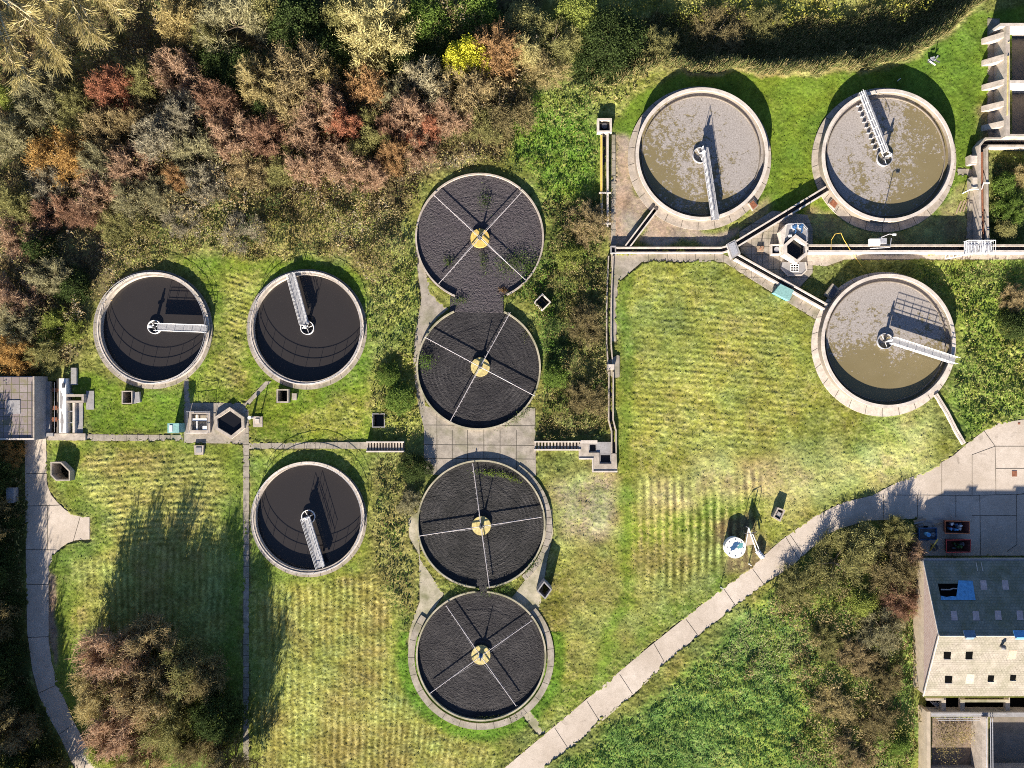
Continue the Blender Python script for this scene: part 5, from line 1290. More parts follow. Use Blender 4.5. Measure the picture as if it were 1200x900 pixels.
x, y = P(1086.5, 626, 0.9); o2 = thing('drum', 'pale blue drum standing in the dark blue trailer', 'drum', (x, y, 0.525)); MB().cyl(x, y, 0.29, 0.525, 1.25, 20).build('body', plain('pale_blue_plastic', (0.20, 0.45, 0.60)), o2); MB().cyl(x, y, 0.31, 1.252, 1.31, 20).build('lid', M['blue_sheet'], o2)
o = thing('hydraulic_arm', 'yellow folding machine arm standing beside the red skips', 'machine', (*P(1094, 640), 0))
m = MB(); m.tube([(*P(1090.5, 646, 0.6), 0.4), (*P(1095, 638, 1.3), 1.3), (*P(1099, 632, 0.8), 0.8)], 0.10, 6); m.build('boom', M['yellow_paint'], o)
m = MB(); m.tube([(*P(1091, 637, 0.5), 0.3), (*P(1097, 643, 0.8), 0.7)], 0.06, 6); m.build('strut', M['yellow_paint'], o); m = MB(); m.cyl(*P(1094, 641), 0.5, -0.02, 0.3, 14); m.build('base', M['steel_dark'], o)
o = thing('scrap_heap', 'low pile of dark junk and planks between the trailer and the yard', 'scrap', (*P(1085, 612), 0))
q = random.Random(9)
for k in range(9):
    a = P(q.uniform(1072, 1102), q.uniform(607, 616)); th = q.uniform(-0.3, 0.3); L = q.uniform(0.3, 1.0); z = q.uniform(0.02, 0.3)
    MB().band([(a[0] - L * math.cos(th), a[1] - L * math.sin(th)), (a[0] + L * math.cos(th), a[1] + L * math.sin(th))], -0.12, 0.12, z, z + 0.12).build('scrap_piece', M[q.choice(['wood', 'steel_dark', 'blue_dark', 'conc_grey'])], o)

# ------------------------------------------------------------------ vegetation
def quads(c, a, b):
    """leaf-like rhombs: centres, half length and half width vectors"""
    return np.stack([c - a, c + b * 0.9 - a * 0.1, c + a, c - b * 0.9 - a * 0.1], 1).reshape(-1, 3)
def rdir(r, n, zlo=-1.0, zhi=1.0):
    z = r.uniform(zlo, zhi, n); t = r.uniform(0, 2 * math.pi, n); q = np.sqrt(1 - z * z)
    return np.stack([q * np.cos(t), q * np.sin(t), z], -1)
def perp(r, a):
    k = rdir(r, len(a)); b = np.cross(a, k); return b / (np.linalg.norm(b, axis=1, keepdims=True) + 1e-9)
def leaf_quads(r, c, l0, l1, ratio=0.5, flat=0.75):
    n = len(c); a = rdir(r, n, -flat, flat); b = perp(r, a); l = r.uniform(l0, l1, n)[:, None]
    return quads(c, a * l * 0.5, b * l * 0.5 * ratio)
def twig_quads(r, p, q, w):
    a = (q - p) * 0.5; u = a / (np.linalg.norm(a, axis=1, keepdims=True) + 1e-9)
    b = perp(r, u) * w
    c = (p + q) * 0.5
    return np.stack([c - a - b, c - a + b, c + a + b * 0.5, c + a - b * 0.5], 1).reshape(-1, 3)
def dome_points(r, n, lump):
    d = rdir(r, n, 0.05, 1.0)
    base = rdir(np.random.default_rng(int(lump * 1000)), 7, 0.0, 1.0)
    k = np.max(d @ base.T, axis=1)
    rad = 0.62 + 0.42 * np.clip((k - 0.55) / 0.45, 0, 1) ** 0.8
    return d * rad[:, None]
def crown_leafy(seed, nclump, nleaf, size):
    r = np.random.default_rng(seed)
    cc = dome_points(r, nclump, seed + 0.1) * np.array((1, 1, 0.78)) + np.array((0, 0, 0.22))
    inner = r.uniform(0.55, 1.0, (nclump, 1)); cc = cc * np.concatenate([inner, inner, np.ones_like(inner) * 0.95], 1)
    c = np.repeat(cc, nleaf, 0) + r.standard_normal((nclump * nleaf, 3)) * np.array((0.085, 0.085, 0.07))
    c[:, 2] = np.clip(c[:, 2], 0.04, 1.15)
    return leaf_quads(r, c, size * 0.7, size * 1.4, 0.6)
def crown_twiggy(seed, nlimb, nbr, ntw, leaves, w):
    r = np.random.default_rng(seed)
    tips = dome_points(r, nlimb, seed + 0.1) * np.array((1, 1, 0.85)) + np.array((0, 0, 0.15))
    root = np.zeros((nlimb, 3)) + np.array((0, 0, 0.08))
    out = [twig_quads(r, root, tips, w * 2.2)]
    t = r.uniform(0.4, 1.0, (nlimb, nbr, 1))
    s = (root[:, None] + (tips - root)[:, None] * t).reshape(-1, 3)
    ld_ = np.repeat(tips / np.linalg.norm(tips, axis=1, keepdims=True), nbr, 0)
    bd = ld_ * 0.8 + rdir(r, len(s)) * 0.75 + np.array((0, 0, 0.15)); bd /= np.linalg.norm(bd, axis=1, keepdims=True)
    e = s + bd * r.uniform(0.14, 0.34, (len(s), 1)); out.append(twig_quads(r, s, e, w * 1.3))
    t = r.uniform(0.15, 1.0, (len(s), ntw, 1)); s2 = (s[:, None] + (e - s)[:, None] * t).reshape(-1, 3)
    bd2 = np.repeat(bd, ntw, 0) * 0.7 + rdir(r, len(s2)) * 0.8; bd2 /= np.linalg.norm(bd2, axis=1, keepdims=True)
    e2 = s2 + bd2 * r.uniform(0.06, 0.20, (len(s2), 1)); out.append(twig_quads(r, s2, e2, w * 0.75))
    if leaves:
        k = r.integers(0, len(e2), leaves); out.append(leaf_quads(r, e2[k] + r.standard_normal((leaves, 3)) * 0.03, 0.02, 0.05, 0.6))
    V = np.concatenate(out); V[:, 2] = np.clip(V[:, 2], 0.0, 1.3)
    return V
CROWN = {'leafy': [fastmesh('crown_leafy', crown_leafy(100 + k, 130, 95, 0.055), 4, M['leaf_obj'], parent=False) for k in range(5)],
         'twiggy': [fastmesh('crown_twiggy', crown_twiggy(200 + k, 46, 14, 14, 1500, 0.008), 4, M['leaf_obj'], parent=False) for k in range(5)],
         'mixed': [fastmesh('crown_mixed', crown_twiggy(300 + k, 40, 13, 12, 7500, 0.008), 4, M['leaf_obj'], parent=False) for k in range(5)],
         'dense': [fastmesh('crown_dense', crown_leafy(400 + k, 260, 70, 0.045), 4, M['leaf_obj'], parent=False) for k in range(3)]}
def trunk_mesh(seed):
    r = random.Random(seed); m = MB()
    m.tube([(0, 0, -0.08), (0.02, 0.01, 0.15), (0.03, -0.02, 0.5), (0.0, 0.02, 0.8)], 0.05, 6, 0.012)
    for k in range(6):
        a = k * 1.05 + r.uniform(-.3, .3); z = r.uniform(0.08, 0.3); L = r.uniform(0.4, 0.75)
        m.tube([(0.02, 0, z), (L * 0.5 * math.cos(a), L * 0.5 * math.sin(a), z + 0.2), (L * math.cos(a), L * math.sin(a), z + 0.5)], 0.028, 5, 0.006)
    me = bpy.data.meshes.new('trunk'); me.from_pydata(m.v, [], m.f); me.materials.append(M['bark']); return me
TRUNK = [trunk_mesh(k) for k in range(3)]
COL = {'red': (0.29, 0.105, 0.07), 'orange': (0.32, 0.18, 0.055), 'rust': (0.28, 0.155, 0.075), 'pink': (0.295, 0.185, 0.14), 'maroon': (0.225, 0.12, 0.09), 'tan': (0.29, 0.235, 0.115),
       'straw': (0.36, 0.32, 0.15), 'olive': (0.19, 0.185, 0.07), 'grey': (0.225, 0.21, 0.13), 'lav': (0.24, 0.215, 0.175), 'brown': (0.25, 0.19, 0.105), 'yellow': (0.44, 0.43, 0.05),
       'green': (0.10, 0.15, 0.035), 'dark': (0.050, 0.072, 0.026), 'ygreen': (0.20, 0.23, 0.06), 'dkbrown': (0.16, 0.13, 0.065), 'white': (0.33, 0.29, 0.21), 'gold': (0.32, 0.25, 0.11)}
TREE_N = [0]
def tree(px, py, rpx, h, kind, colr, label, name='shrub', cat='shrub', group='shrubs and trees of the thicket', zs=1.0):
    k = TREE_N[0]; TREE_N[0] += 1
    r = random.Random(700 + k)
    h = h * 0.76 if 'thicket' in group else h
    x, y = P(px, py, h * 0.65); R = rpx * S * 1.08
    t = thing(name, label, cat, (x, y, float(fld(H, np.array([x]), np.array([y]))[0]) if abs(x) < 79 and abs(y) < 60 else 0.0), group)
    c0 = COL[colr]
    for nm, me, sx, sz in (('trunk', TRUNK[k % 3], R * 0.9, h * 0.9), ('crown', CROWN[kind][k % len(CROWN[kind])], R * 1.08, h)):
        o = bpy.data.objects.new(nm, me); col.objects.link(o); o.parent = t; o.scale = (sx, sx * r.uniform(0.9, 1.1), sz); o.rotation_euler = (0, 0, r.uniform(0, 6.28))
        c = COL[colr]; g_ = (c[0] * 0.5 + c[1] * 0.4 + c[2] * 0.1) * (0.22 if colr not in ('dark', 'green', 'ygreen', 'yellow') else 0); c = (c[0] * 0.78 + g_ * 1.06, c[1] * 0.78 + g_ * 0.98, c[2] * 0.78 + g_ * 0.62) if g_ else c; v = r.uniform(1.0, 1.2) * (1.15 if 'thicket' in group and colr != 'dark' else 1.0); o.color = (c[0] * v, c[1] * v, c[2] * v * 0.92, 1)
    return t
TREES = [
 # pale crowns and dark evergreens along the top edge
 (208, 14, 27, 6, 'mixed', 'gold', 'golden tan crown at the top edge beside the bare willow'), (240, 42, 18, 5, 'mixed', 'olive', 'olive shrub just under the golden tan crown'),
 (270, 22, 32, 7, 'twiggy', 'grey', 'pale grey-olive crown at the top edge beside a golden tan crown'), (308, 8, 24, 6, 'leafy', 'olive', 'olive leafy crown at the top edge, next to the dark evergreens'),
 (345, 22, 34, 6, 'leafy', 'dark', 'dark evergreen at the top edge before the straw coloured crown'), (372, 52, 32, 5, 'leafy', 'dark', 'dark evergreen just beside the straw coloured crown'),
 (438, 32, 37, 9, 'mixed', 'straw', 'large straw coloured crown rising above the evergreens'), (398, 14, 20, 6, 'leafy', 'olive', 'olive crown tucked beside the straw coloured crown'),
 (495, 18, 30, 4, 'leafy', 'green', 'green bush on shaded grass beyond the straw coloured crown'), (560, 12, 26, 4, 'leafy', 'green', 'green bush at the top edge above the bright yellow crown'),
 (546, 66, 24, 7, 'leafy', 'yellow', 'bright yellow crown at the thicket top'), (580, 57, 26, 7, 'mixed', 'rust', 'russet crown pressed against the bright yellow one'),
 (614, 60, 16, 5, 'mixed', 'straw', 'small straw coloured shrub just past the russet crown'), (615, 22, 26, 4, 'leafy', 'olive', 'olive bush above the small straw coloured shrub'),
 (648, 45, 26, 3.5, 'mixed', 'olive', 'olive scrub between the thicket and the big dark bush'), (712, 45, 44, 5.0, 'dense', 'dark', 'big rounded dark bush above the reed bank'), (772, 52, 20, 3.0, 'mixed', 'olive', 'olive scrub at the foot of the big dark bush'),  # big bush: its self-shade is put into the dark leaf colour
 (640, 82, 22, 3.0, 'mixed', 'tan', 'tan scrub below the olive scrub beside the reed bank'), (680, 12, 28, 3.0, 'leafy', 'ygreen', 'yellow-green bush at the top edge behind the big dark bush'),
 (850, 22, 28, 2.6, 'mixed', 'dkbrown', 'brown bramble hump on the bank beyond the reeds'), (900, 14, 22, 2.2, 'mixed', 'olive', 'olive bramble hump at the top edge beyond the reeds'),
 # upper thicket
 (205, 82, 27, 6, 'twiggy', 'pink', 'bare pinkish shrub under the golden tan crown'), (130, 104, 23, 6, 'mixed', 'red', 'bright red shrub beneath the bare willow'),
 (165, 92, 22, 5, 'twiggy', 'olive', 'olive twiggy shrub between the bright red and the bare pinkish shrub'), (250, 70, 26, 4, 'leafy', 'dark', 'dark evergreen beside the bare pinkish shrub'),
 (275, 78, 26, 4, 'leafy', 'dark', 'dark evergreen before the tan-brown crown'), (300, 96, 26, 6, 'twiggy', 'tan', 'tan twiggy crown beside the dark evergreens'),
 (345, 92, 38, 7, 'mixed', 'brown', 'wide tan-brown crown in mid thicket'), (322, 118, 22, 5, 'mixed', 'tan', 'tan shrub at the foot of the wide tan-brown crown'), (372, 86, 20, 6, 'mixed', 'gold', 'golden shoulder of crown next to the evergreens'),
 (47, 118, 28, 5, 'twiggy', 'grey', 'grey twiggy shrub below the bare willow, nearest the photo edge'), (88, 130, 24, 5, 'mixed', 'olive', 'olive shrub between the grey twiggy and the bright red shrub'),
 (4, 112, 12, 4, 'leafy', 'ygreen', 'bright green bush on the photo edge'), (10, 162, 24, 5, 'twiggy', 'grey', 'grey-green shrub on the photo edge under the bright green bush'),
 (63, 180, 29, 6, 'mixed', 'orange', 'orange shrub standing out near the photo edge'), (118, 150, 24, 5, 'mixed', 'brown', 'brown shrub below the bright red shrub'),
 (90, 152, 16, 4, 'mixed', 'olive', 'small olive shrub above the orange shrub'), (150, 135, 20, 5, 'twiggy', 'brown', 'brown twiggy shrub beside the bright red shrub'),
 (183, 160, 26, 6, 'twiggy', 'lav', 'lavender-grey twiggy shrub in mid thicket'), (212, 130, 23, 6, 'twiggy', 'lav', 'pale lavender-grey shrub below the bare pinkish shrub'),
 (250, 118, 22, 6, 'twiggy', 'maroon', 'dark red twiggy shrub next to the pale lavender-grey shrub'), (268, 158, 26, 5, 'twiggy', 'pink', 'pinkish brown shrub below the dark red twiggy shrub'),
 (226, 178, 24, 5, 'twiggy', 'grey', 'grey twiggy shrub between the lavender-grey and pinkish brown shrubs'), (206, 205, 15, 4, 'mixed', 'rust', 'small rusty red shrub low in the thicket'),
 (152, 192, 24, 5, 'twiggy', 'pink', 'pinkish shrub beside the orange shrub'), (110, 192, 20, 5, 'twiggy', 'grey', 'grey shrub squeezed between orange and pinkish shrubs'),
 (53, 216, 22, 4, 'twiggy', 'lav', 'lavender-grey shrub right below the orange shrub'), (105, 224, 24, 5, 'twiggy', 'pink', 'dusty pink shrub above the dark maroon shrub'), (152, 230, 22, 4, 'twiggy', 'grey', 'grey-green shrub beside the dusty pink shrub'),
 (57, 246, 19, 4, 'mixed', 'maroon', 'maroon shrub below the lavender-grey one'), (92, 254, 18, 4, 'mixed', 'maroon', 'dark maroon shrub above the first black tank'), (20, 280, 24, 4, 'twiggy', 'pink', 'pink-brown shrub at the photo edge above the black tank'),
 (12, 240, 24, 5, 'mixed', 'olive', 'olive shrub on the photo edge in front of the maroon shrub'), (140, 265, 22, 2.5, 'mixed', 'olive', 'olive bramble shrub above the first black tank'), (185, 225, 20, 3.5, 'twiggy', 'grey', 'grey shrub low in the thicket beside the rusty red one'),
 (240, 215, 22, 3.5, 'twiggy', 'lav', 'lavender-grey shrub at the thicket foot above the lawn'), (213, 256, 20, 2.2, 'twiggy', 'lav', 'low purple-grey bramble patch above the first lawn'), (285, 272, 20, 1.8, 'twiggy', 'lav', 'low purple-grey bramble patch above the middle tank'),
 (290, 195, 22, 3.5, 'mixed', 'brown', 'brown shrub beside the pinkish brown shrub'), (312, 160, 24, 5, 'twiggy', 'maroon', 'dark maroon-brown shrub in the shade of mid thicket'), (330, 190, 24, 3.5, 'mixed', 'olive', 'olive shrub in mid thicket under the pink crowns'),
 (383, 124, 22, 7, 'twiggy', 'pink', 'rosy pink crown below the wide tan-brown one'), (366, 150, 26, 6, 'twiggy', 'pink', 'dusky pink-brown crown, broadest of the rosy group'), (403, 142, 20, 6, 'mixed', 'red', 'red-pink crown in the middle of the rosy group'),
 (438, 150, 20, 5, 'mixed', 'olive', 'grey-olive crown between two rosy crowns'), (430, 103, 22, 6, 'mixed', 'rust', 'orange-pink crown below the straw coloured crown'), (456, 112, 16, 5, 'twiggy', 'grey', 'small grey-olive crown beside the orange-pink one'),
 (495, 100, 27, 6, 'twiggy', 'white', 'pale bare-twigged crown nearest the bright yellow crown'), (478, 134, 22, 6, 'twiggy', 'pink', 'pink crown below the pale bare-twigged crown'), (493, 152, 20, 5, 'mixed', 'red', 'red-pink crown above the first filter bed'),
 (462, 182, 17, 5, 'mixed', 'rust', 'small round brown-orange crown just above the filter bed'), (490, 174, 20, 4, 'twiggy', 'pink', 'pink-tan crown just above the filter bed'), (528, 133, 19, 6, 'twiggy', 'pink', 'rosy brown crown beside the pale bare-twigged one'),
 (542, 102, 30, 6, 'twiggy', 'brown', 'wide grey-brown crown under the bright yellow crown'), (585, 122, 32, 4, 'mixed', 'dkbrown', 'dark brown scrub at the thicket corner by the rough grass'), (560, 150, 26, 3, 'mixed', 'olive', 'olive-brown scrub above the first filter bed edge'),
 (403, 190, 24, 5, 'twiggy', 'pink', 'large dusty pink crown at the thicket foot'), (357, 190, 22, 5, 'twiggy', 'pink', 'pink-brown crown at the thicket foot beside dark brambles'), (435, 205, 17, 4, 'twiggy', 'pink', 'small pinkish crown lowest in the thicket'),
 (420, 172, 14, 4, 'leafy', 'olive', 'small olive crown hemmed by pink crowns'), (460, 150, 16, 5, 'twiggy', 'maroon', 'dark maroon crown beside the grey-olive one'), (310, 128, 16, 4, 'leafy', 'dark', 'small dark evergreen below the tan twiggy crown'), (395, 68, 22, 4, 'leafy', 'dark', 'small dark evergreen under the straw coloured crown'), (425, 75, 20, 4, 'leafy', 'dkbrown', 'dark brown bush in shade under the straw coloured crown'),
 (470, 70, 26, 3.5, 'leafy', 'dark', 'dark low bush between straw and bright yellow crowns'), (515, 60, 24, 3, 'leafy', 'dark', 'dark low bush touching the bright yellow crown'),
 # side of the first tank
 (57, 325, 22, 5, 'twiggy', 'grey', 'pale olive-grey shrub beside the first black tank'), (15, 345, 24, 5, 'twiggy', 'pink', 'grey-pink shrub on the photo edge beside the black tank'), (84, 338, 22, 3.5, 'leafy', 'dark', 'dark evergreen shrub touching the rim of the first black tank'),
 (70, 384, 20, 4, 'mixed', 'ygreen', 'yellow-olive shrub above the flat roofed block'), (22, 378, 22, 5, 'twiggy', 'grey', 'grey shrub on the photo edge above the orange bush'), (15, 414, 22, 5, 'mixed', 'orange', 'orange-brown bush right behind the flat roofed block'), (50, 412, 18, 4, 'mixed', 'olive', 'olive bush right behind the flat roofed block'), (40, 290, 20, 4, 'leafy', 'dark', 'dark evergreen shrub below the pink-brown edge shrub'),
 # right-hand slopes
 (983, 662, 31, 3.2, 'mixed', 'olive', 'yellow-olive bush at the road bend'), (1054, 624, 16, 3.0, 'mixed', 'olive', 'small olive bush at the yard corner'), (1050, 668, 30, 3.6, 'mixed', 'dkbrown', 'wide dark brown bush against the brick gable'), (1068, 646, 14, 3.2, 'twiggy', 'pink', 'small pink bush at the gable corner'),
 (1011, 708, 17, 2.6, 'leafy', 'ygreen', 'yellow-green bush in the middle of the bramble slope'), (1036, 738, 26, 3.0, 'twiggy', 'grey', 'pale grey twiggy bush near the brick gable'), (1058, 705, 20, 3.2, 'twiggy', 'maroon', 'dark brown twiggy bush halfway along the gable'), (935, 690, 22, 2.0, 'mixed', 'olive', 'olive bush beside the diagonal road'), (1015, 640, 24, 3.0, 'leafy', 'olive', 'olive leafy bush along the shaded road bend'),
 (1003, 775, 22, 2.0, 'mixed', 'brown', 'brown scrub bush in the middle of the slope beside the building'), (1040, 795, 20, 2.4, 'twiggy', 'dkbrown', 'dark brown twiggy bush near the lower gable corner'), (978, 830, 22, 1.9, 'mixed', 'tan', 'tan bush low on the bramble slope farthest from the building'), (1028, 845, 22, 2.2, 'mixed', 'dkbrown', 'dark brown bush low on the slope beside the open tanks'), (1000, 882, 22, 2.0, 'twiggy', 'brown', 'brown twiggy bush at the photo bottom on the bramble slope'), (968, 755, 18, 1.8, 'mixed', 'olive', 'olive bush at the edge of the green slope'), (1054, 872, 14, 2.2, 'leafy', 'green', 'green bush against the open tank wall'),
 (1193, 382, 18, 3.0, 'leafy', 'dark', 'dark round bush on the bank at the photo edge'), (1190, 350, 14, 2.2, 'mixed', 'brown', 'brown bush on the bank above the dark round bush'),
 (1178, 215, 14, 2.4, 'leafy', 'green', 'green bush in the walled enclosure, nearest the bays'), (1186, 245, 17, 2.6, 'mixed', 'green', 'mid green bush in the middle of the walled enclosure'), (1180, 268, 13, 2.4, 'leafy', 'olive', 'olive bush in the walled enclosure above the long channel'), (1200, 205, 12, 2.4, 'twiggy', 'tan', 'tan twiggy bush against the enclosure wall'),
 (690, 262, 22, 2.6, 'mixed', 'brown', 'brown bush at the top of the bramble strip'), (668, 300, 16, 2.0, 'leafy', 'ygreen', 'yellow-green bush in the bramble strip by the white diamond chamber'), (690, 470, 20, 2.4, 'mixed', 'dkbrown', 'brown bush at the bottom of the bramble strip'), (650, 440, 15, 2.2, 'leafy', 'green', 'bright green bush touching the second filter bed'), (690, 380, 20, 2.2, 'mixed', 'dkbrown', 'dark brown bush halfway down the bramble strip'),
 (468, 468, 18, 1.8, 'leafy', 'green', 'green bush beside the steps and the paved slab'), (486, 548, 18, 2.2, 'leafy', 'dark', 'dark green bush just below the steps'), (478, 590, 14, 1.6, 'mixed', 'grey', 'grey-green bush beside the third filter bed'), (455, 440, 14, 1.5, 'leafy', 'green', 'green bush in the rough strip next to the middle tank'),
 # the clump beside the curving drive
 (128, 775, 34, 8.5, 'twiggy', 'pink', 'pinkish bare crown on the driveway side of the tree clump'), (165, 762, 34, 8.0, 'twiggy', 'brown', 'brown crown at the top of the tree clump casting the longest shadow'), (110, 815, 28, 7, 'mixed', 'tan', 'tan-orange crown hanging over the driveway bend'), (165, 815, 34, 9, 'mixed', 'brown', 'brown tan crown in the heart of the tree clump'),
 (205, 800, 32, 9, 'mixed', 'olive', 'olive crown on the field side of the tree clump'), (140, 860, 32, 8, 'twiggy', 'pink', 'dusty pink crown low in the tree clump'), (195, 855, 30, 8, 'mixed', 'olive', 'olive-yellow crown low in the tree clump'), (232, 870, 28, 7, 'twiggy', 'dkbrown', 'dark brown twiggy crown at the foot of the tree clump, field side'), (120, 885, 20, 5, 'leafy', 'ygreen', 'small yellow-green crown at the photo bottom beside the driveway'), (165, 895, 26, 6, 'twiggy', 'brown', 'brown twiggy crown at the photo bottom in the tree clump'), (228, 798, 29, 8.0, 'mixed', 'dkbrown', 'dark brown crown on the field side at the top of the tree clump'), (250, 842, 28, 9, 'leafy', 'dark', 'dark crown on the shaded field side of the tree clump'), (262, 905, 30, 9, 'mixed', 'dkbrown', 'dark brown crown at the photo bottom nearest the long footpath'),
 # shaded trees beside the drive; the dark ones carry that shade in leaf colour
 (10, 532, 14, 3.0, 'mixed', 'orange', 'orange-brown shrub right below the flat roofed block'), (10, 612, 13, 3, 'leafy', 'dark', 'dark shrub beside the top of the driveway'), (4, 655, 14, 3.5, 'leafy', 'dark', 'dark tree beside the driveway below its spur'), (6, 710, 15, 3.5, 'leafy', 'dark', 'dark tree beside the straight stretch of driveway'), (8, 768, 16, 3.5, 'leafy', 'dark', 'dark tree where the driveway starts to curve'), (20, 822, 17, 4, 'leafy', 'dark', 'dark tree on the outer side of the driveway bend'), (12, 860, 22, 6, 'mixed', 'brown', 'brown tree in the shaded bottom corner'), (45, 888, 18, 4, 'leafy', 'dark', 'dark tree beside the driveway at the photo bottom'),
]
BIGT = ('crown', 'evergreen', 'tree')
for T in TREES:
    nm = 'evergreen_tree' if 'evergreen' in T[6] else 'autumn_tree' if ('crown' in T[6] or 'tree ' in T[6]) else 'bramble_shrub' if 'bramble' in T[6] else 'scrub' if 'scrub' in T[6] else 'bush' if 'bush' in T[6] else 'shrub'
    tree(*T, name=nm, cat='tree' if nm.endswith('tree') else 'shrub')
# taller trees just outside the frame throw the long shade over the drive and the yard
for k, (px, py, r, h, kd) in enumerate(((-26, 560, 24, 6, 'leafy'), (-30, 615, 26, 6.5, 'mixed'), (-30, 670, 26, 6.5, 'leafy'), (-30, 730, 26, 6.5, 'mixed'), (-26, 790, 28, 6.5, 'leafy'), (-20, 850, 30, 7, 'mixed'), (-6, 915, 34, 7, 'leafy'), (45, 935, 30, 6, 'mixed'))):
    tree(px, py, r, h, kd, 'dark' if k % 2 == 0 else 'dkbrown', 'tall dark tree at the photo edge shading the driveway', 'evergreen_tree', 'tree', 'tall trees shading the driveway')

# the bare pale willow at the corner
def willow(bx, by, h, spread, seed, label):
    x, y = P(bx, by, 3)
    t = thing('willow_tree', label, 'tree', (x, y, 0), 'bare pale willows')
    r = random.Random(seed); m = MB()
    m.tube([(x, y, -0.2), (x + 0.5, y - 0.4, 2.5), (x + 0.9, y - 0.9, 5)], 0.42, 10, 0.30); m.build('trunk', M['pale_bark'], t)
    segP, segQ = [], []
    top = Vector((x + 0.9, y - 0.9, 4.6))
    m = MB()
    for k in range(11):
        a = math.radians(-42 + (k - 5) * 13 + r.uniform(-6, 6)); L = spread * r.uniform(0.65, 1.0)
        d = Vector((math.cos(a), math.sin(a), 0)); pts = []
        for q in range(7):
            f = q / 6; pts.append(top + d * (L * f) + Vector((0, 0, (h - 5) * (1 - (1 - f) ** 2) * r.uniform(0.85, 1.0))) + Vector((math.sin(f * 5 + k), math.cos(f * 4 + k), 0)) * 0.3 * f)
        m.tube(pts, 0.17, 6, 0.035)
        for b in range(24):
            f = r.uniform(0.22, 1.0); i = min(5, int(f * 6)); p = pts[i].lerp(pts[i + 1], f * 6 - i)
            a2 = a + r.choice((-1, 1)) * r.uniform(0.15, 0.75); d2 = Vector((math.cos(a2), math.sin(a2), r.uniform(-0.1, 0.45))); L2 = r.uniform(1.4, 3.4) * (1.1 - 0.4 * f)
            mid = p + d2 * L2 * 0.5; e = p + d2 * L2 + Vector((0, 0, -0.25 * L2 * r.random()))
            m.tube([p, mid, e], 0.05, 4, 0.018)
            for c in range(30):
                g = r.uniform(0.2, 1.0); s_ = p.lerp(mid, g * 2) if g < 0.5 else mid.lerp(e, g * 2 - 1)
                a3 = a2 + r.uniform(-0.8, 0.8); L3 = r.uniform(0.5, 1.5); segP.append(s_); segQ.append(s_ + Vector((math.cos(a3), math.sin(a3), r.uniform(-0.4, 0.4))) * L3)
    m.build('limbs', M['pale_bark'], t)
    V = twig_quads(np.random.default_rng(seed), np.array(segP) - np.array((x, y, 0)), np.array(segQ) - np.array((x, y, 0)), 0.028)
    o = fastmesh('crown', V, 4, M['leaf_obj'], parent=t); o.color = (0.42, 0.36, 0.16, 1)
willow(-2, -6, 10, 17, 3, 'large bare willow with pale yellow limbs fanning from the photo corner')
willow(80, -28, 9, 15, 4, 'bare pale willow hanging over the top edge beside the golden tan crown')

# ------------------------------------------------------------------ ground cover nobody could count
def scatter(name, px_poly, dens, l0, l1, hmax, cols, seed, label, warp=1.0, lump=(0.9, 0.35), ratio=0.55, flat=0.75, skip=None, edge=0.5, transl=None):
    r = np.random.default_rng(seed)
    poly = PL(px_poly); xs = [p[0] for p in poly]; ys = [p[1] for p in poly]
    x0, x1, y0, y1 = max(min(xs) - 1, -79), min(max(xs) + 1, 79), max(min(ys) - 1, -60), min(max(ys) + 1, 60)
    n = int((x1 - x0) * (y1 - y0) * dens)
    X, Y = r.uniform(x0, x1, n), r.uniform(y0, y1, n)
    k = inside(poly, X + fld(WX, X, Y) * warp, Y + fld(WY, X, Y) * warp)
    if skip is not None: k &= ~skip(X, Y)
    k &= ~fld(pav, X, Y)
    k &= fld(H, X, Y) > -5
    X, Y = X[k], Y[k]
    lum = np.clip(edge + 0.42 * fld(gn(lump[0], seed=seed + 1), X, Y) + 0.3 * fld(gn(lump[1], seed=seed + 2), X, Y), 0.08, 1.3)
    Z = np.maximum(fld(H, X, Y), -4) + hmax * lum * r.uniform(0.2, 1.0, len(X)) ** 0.45
    c = np.stack([X, Y, Z], -1)
    V = leaf_quads(r, c, l0, l1, ratio, flat)
    f1 = fld(gn(2.5, seed=seed + 3), X, Y) + 0.7 * fld(gn(0.6, seed=seed + 4), X, Y) + 0.5 * r.standard_normal(len(X))
    q = np.clip((f1 + 2.2) / 4.4, 0, 0.999) * len(cols); ci = np.array(cols)[q.astype(int)] * 1.3
    return stuff(fastmesh(name, V, 4, M['leaf_attr'], ci), label, 'undergrowth')
notbank = lambda X, Y: fld(dB, X, Y) > 0.3
OL = COL['olive']; TN = COL['tan']; GN = COL['green']; DK = COL['dark']; DB = COL['dkbrown']; YG = (0.17, 0.19, 0.045); LV = (0.22, 0.19, 0.15)
scatter('undergrowth', thicket, 32, 0.16, 0.36, 2.4, [DK, (0.15, 0.135, 0.05), DB, (0.24, 0.19, 0.10), (0.22, 0.20, 0.08), LV, (0.31, 0.23, 0.12)], 1000, 'dark olive and brown undergrowth filling the thicket', 1.5)
scatter('bramble', [(150, 262), (260, 235), (330, 185), (420, 215), (480, 225), (520, 195), (600, 165), (612, 190), (640, 205), (640, 235), (600, 200), (540, 196), (497, 222), (482, 268), (484, 330), (440, 335), (400, 305), (330, 300), (250, 302), (180, 308), (120, 340), (130, 300)], 28, 0.16, 0.36, 0.9, [DK, (0.11, 0.115, 0.035), OL, YG, (0.22, 0.18, 0.09), (0.20, 0.165, 0.09)], 1100, 'yellow-olive brambles sloping from the thicket to the tanks', 1.4, (0.7, 0.3))
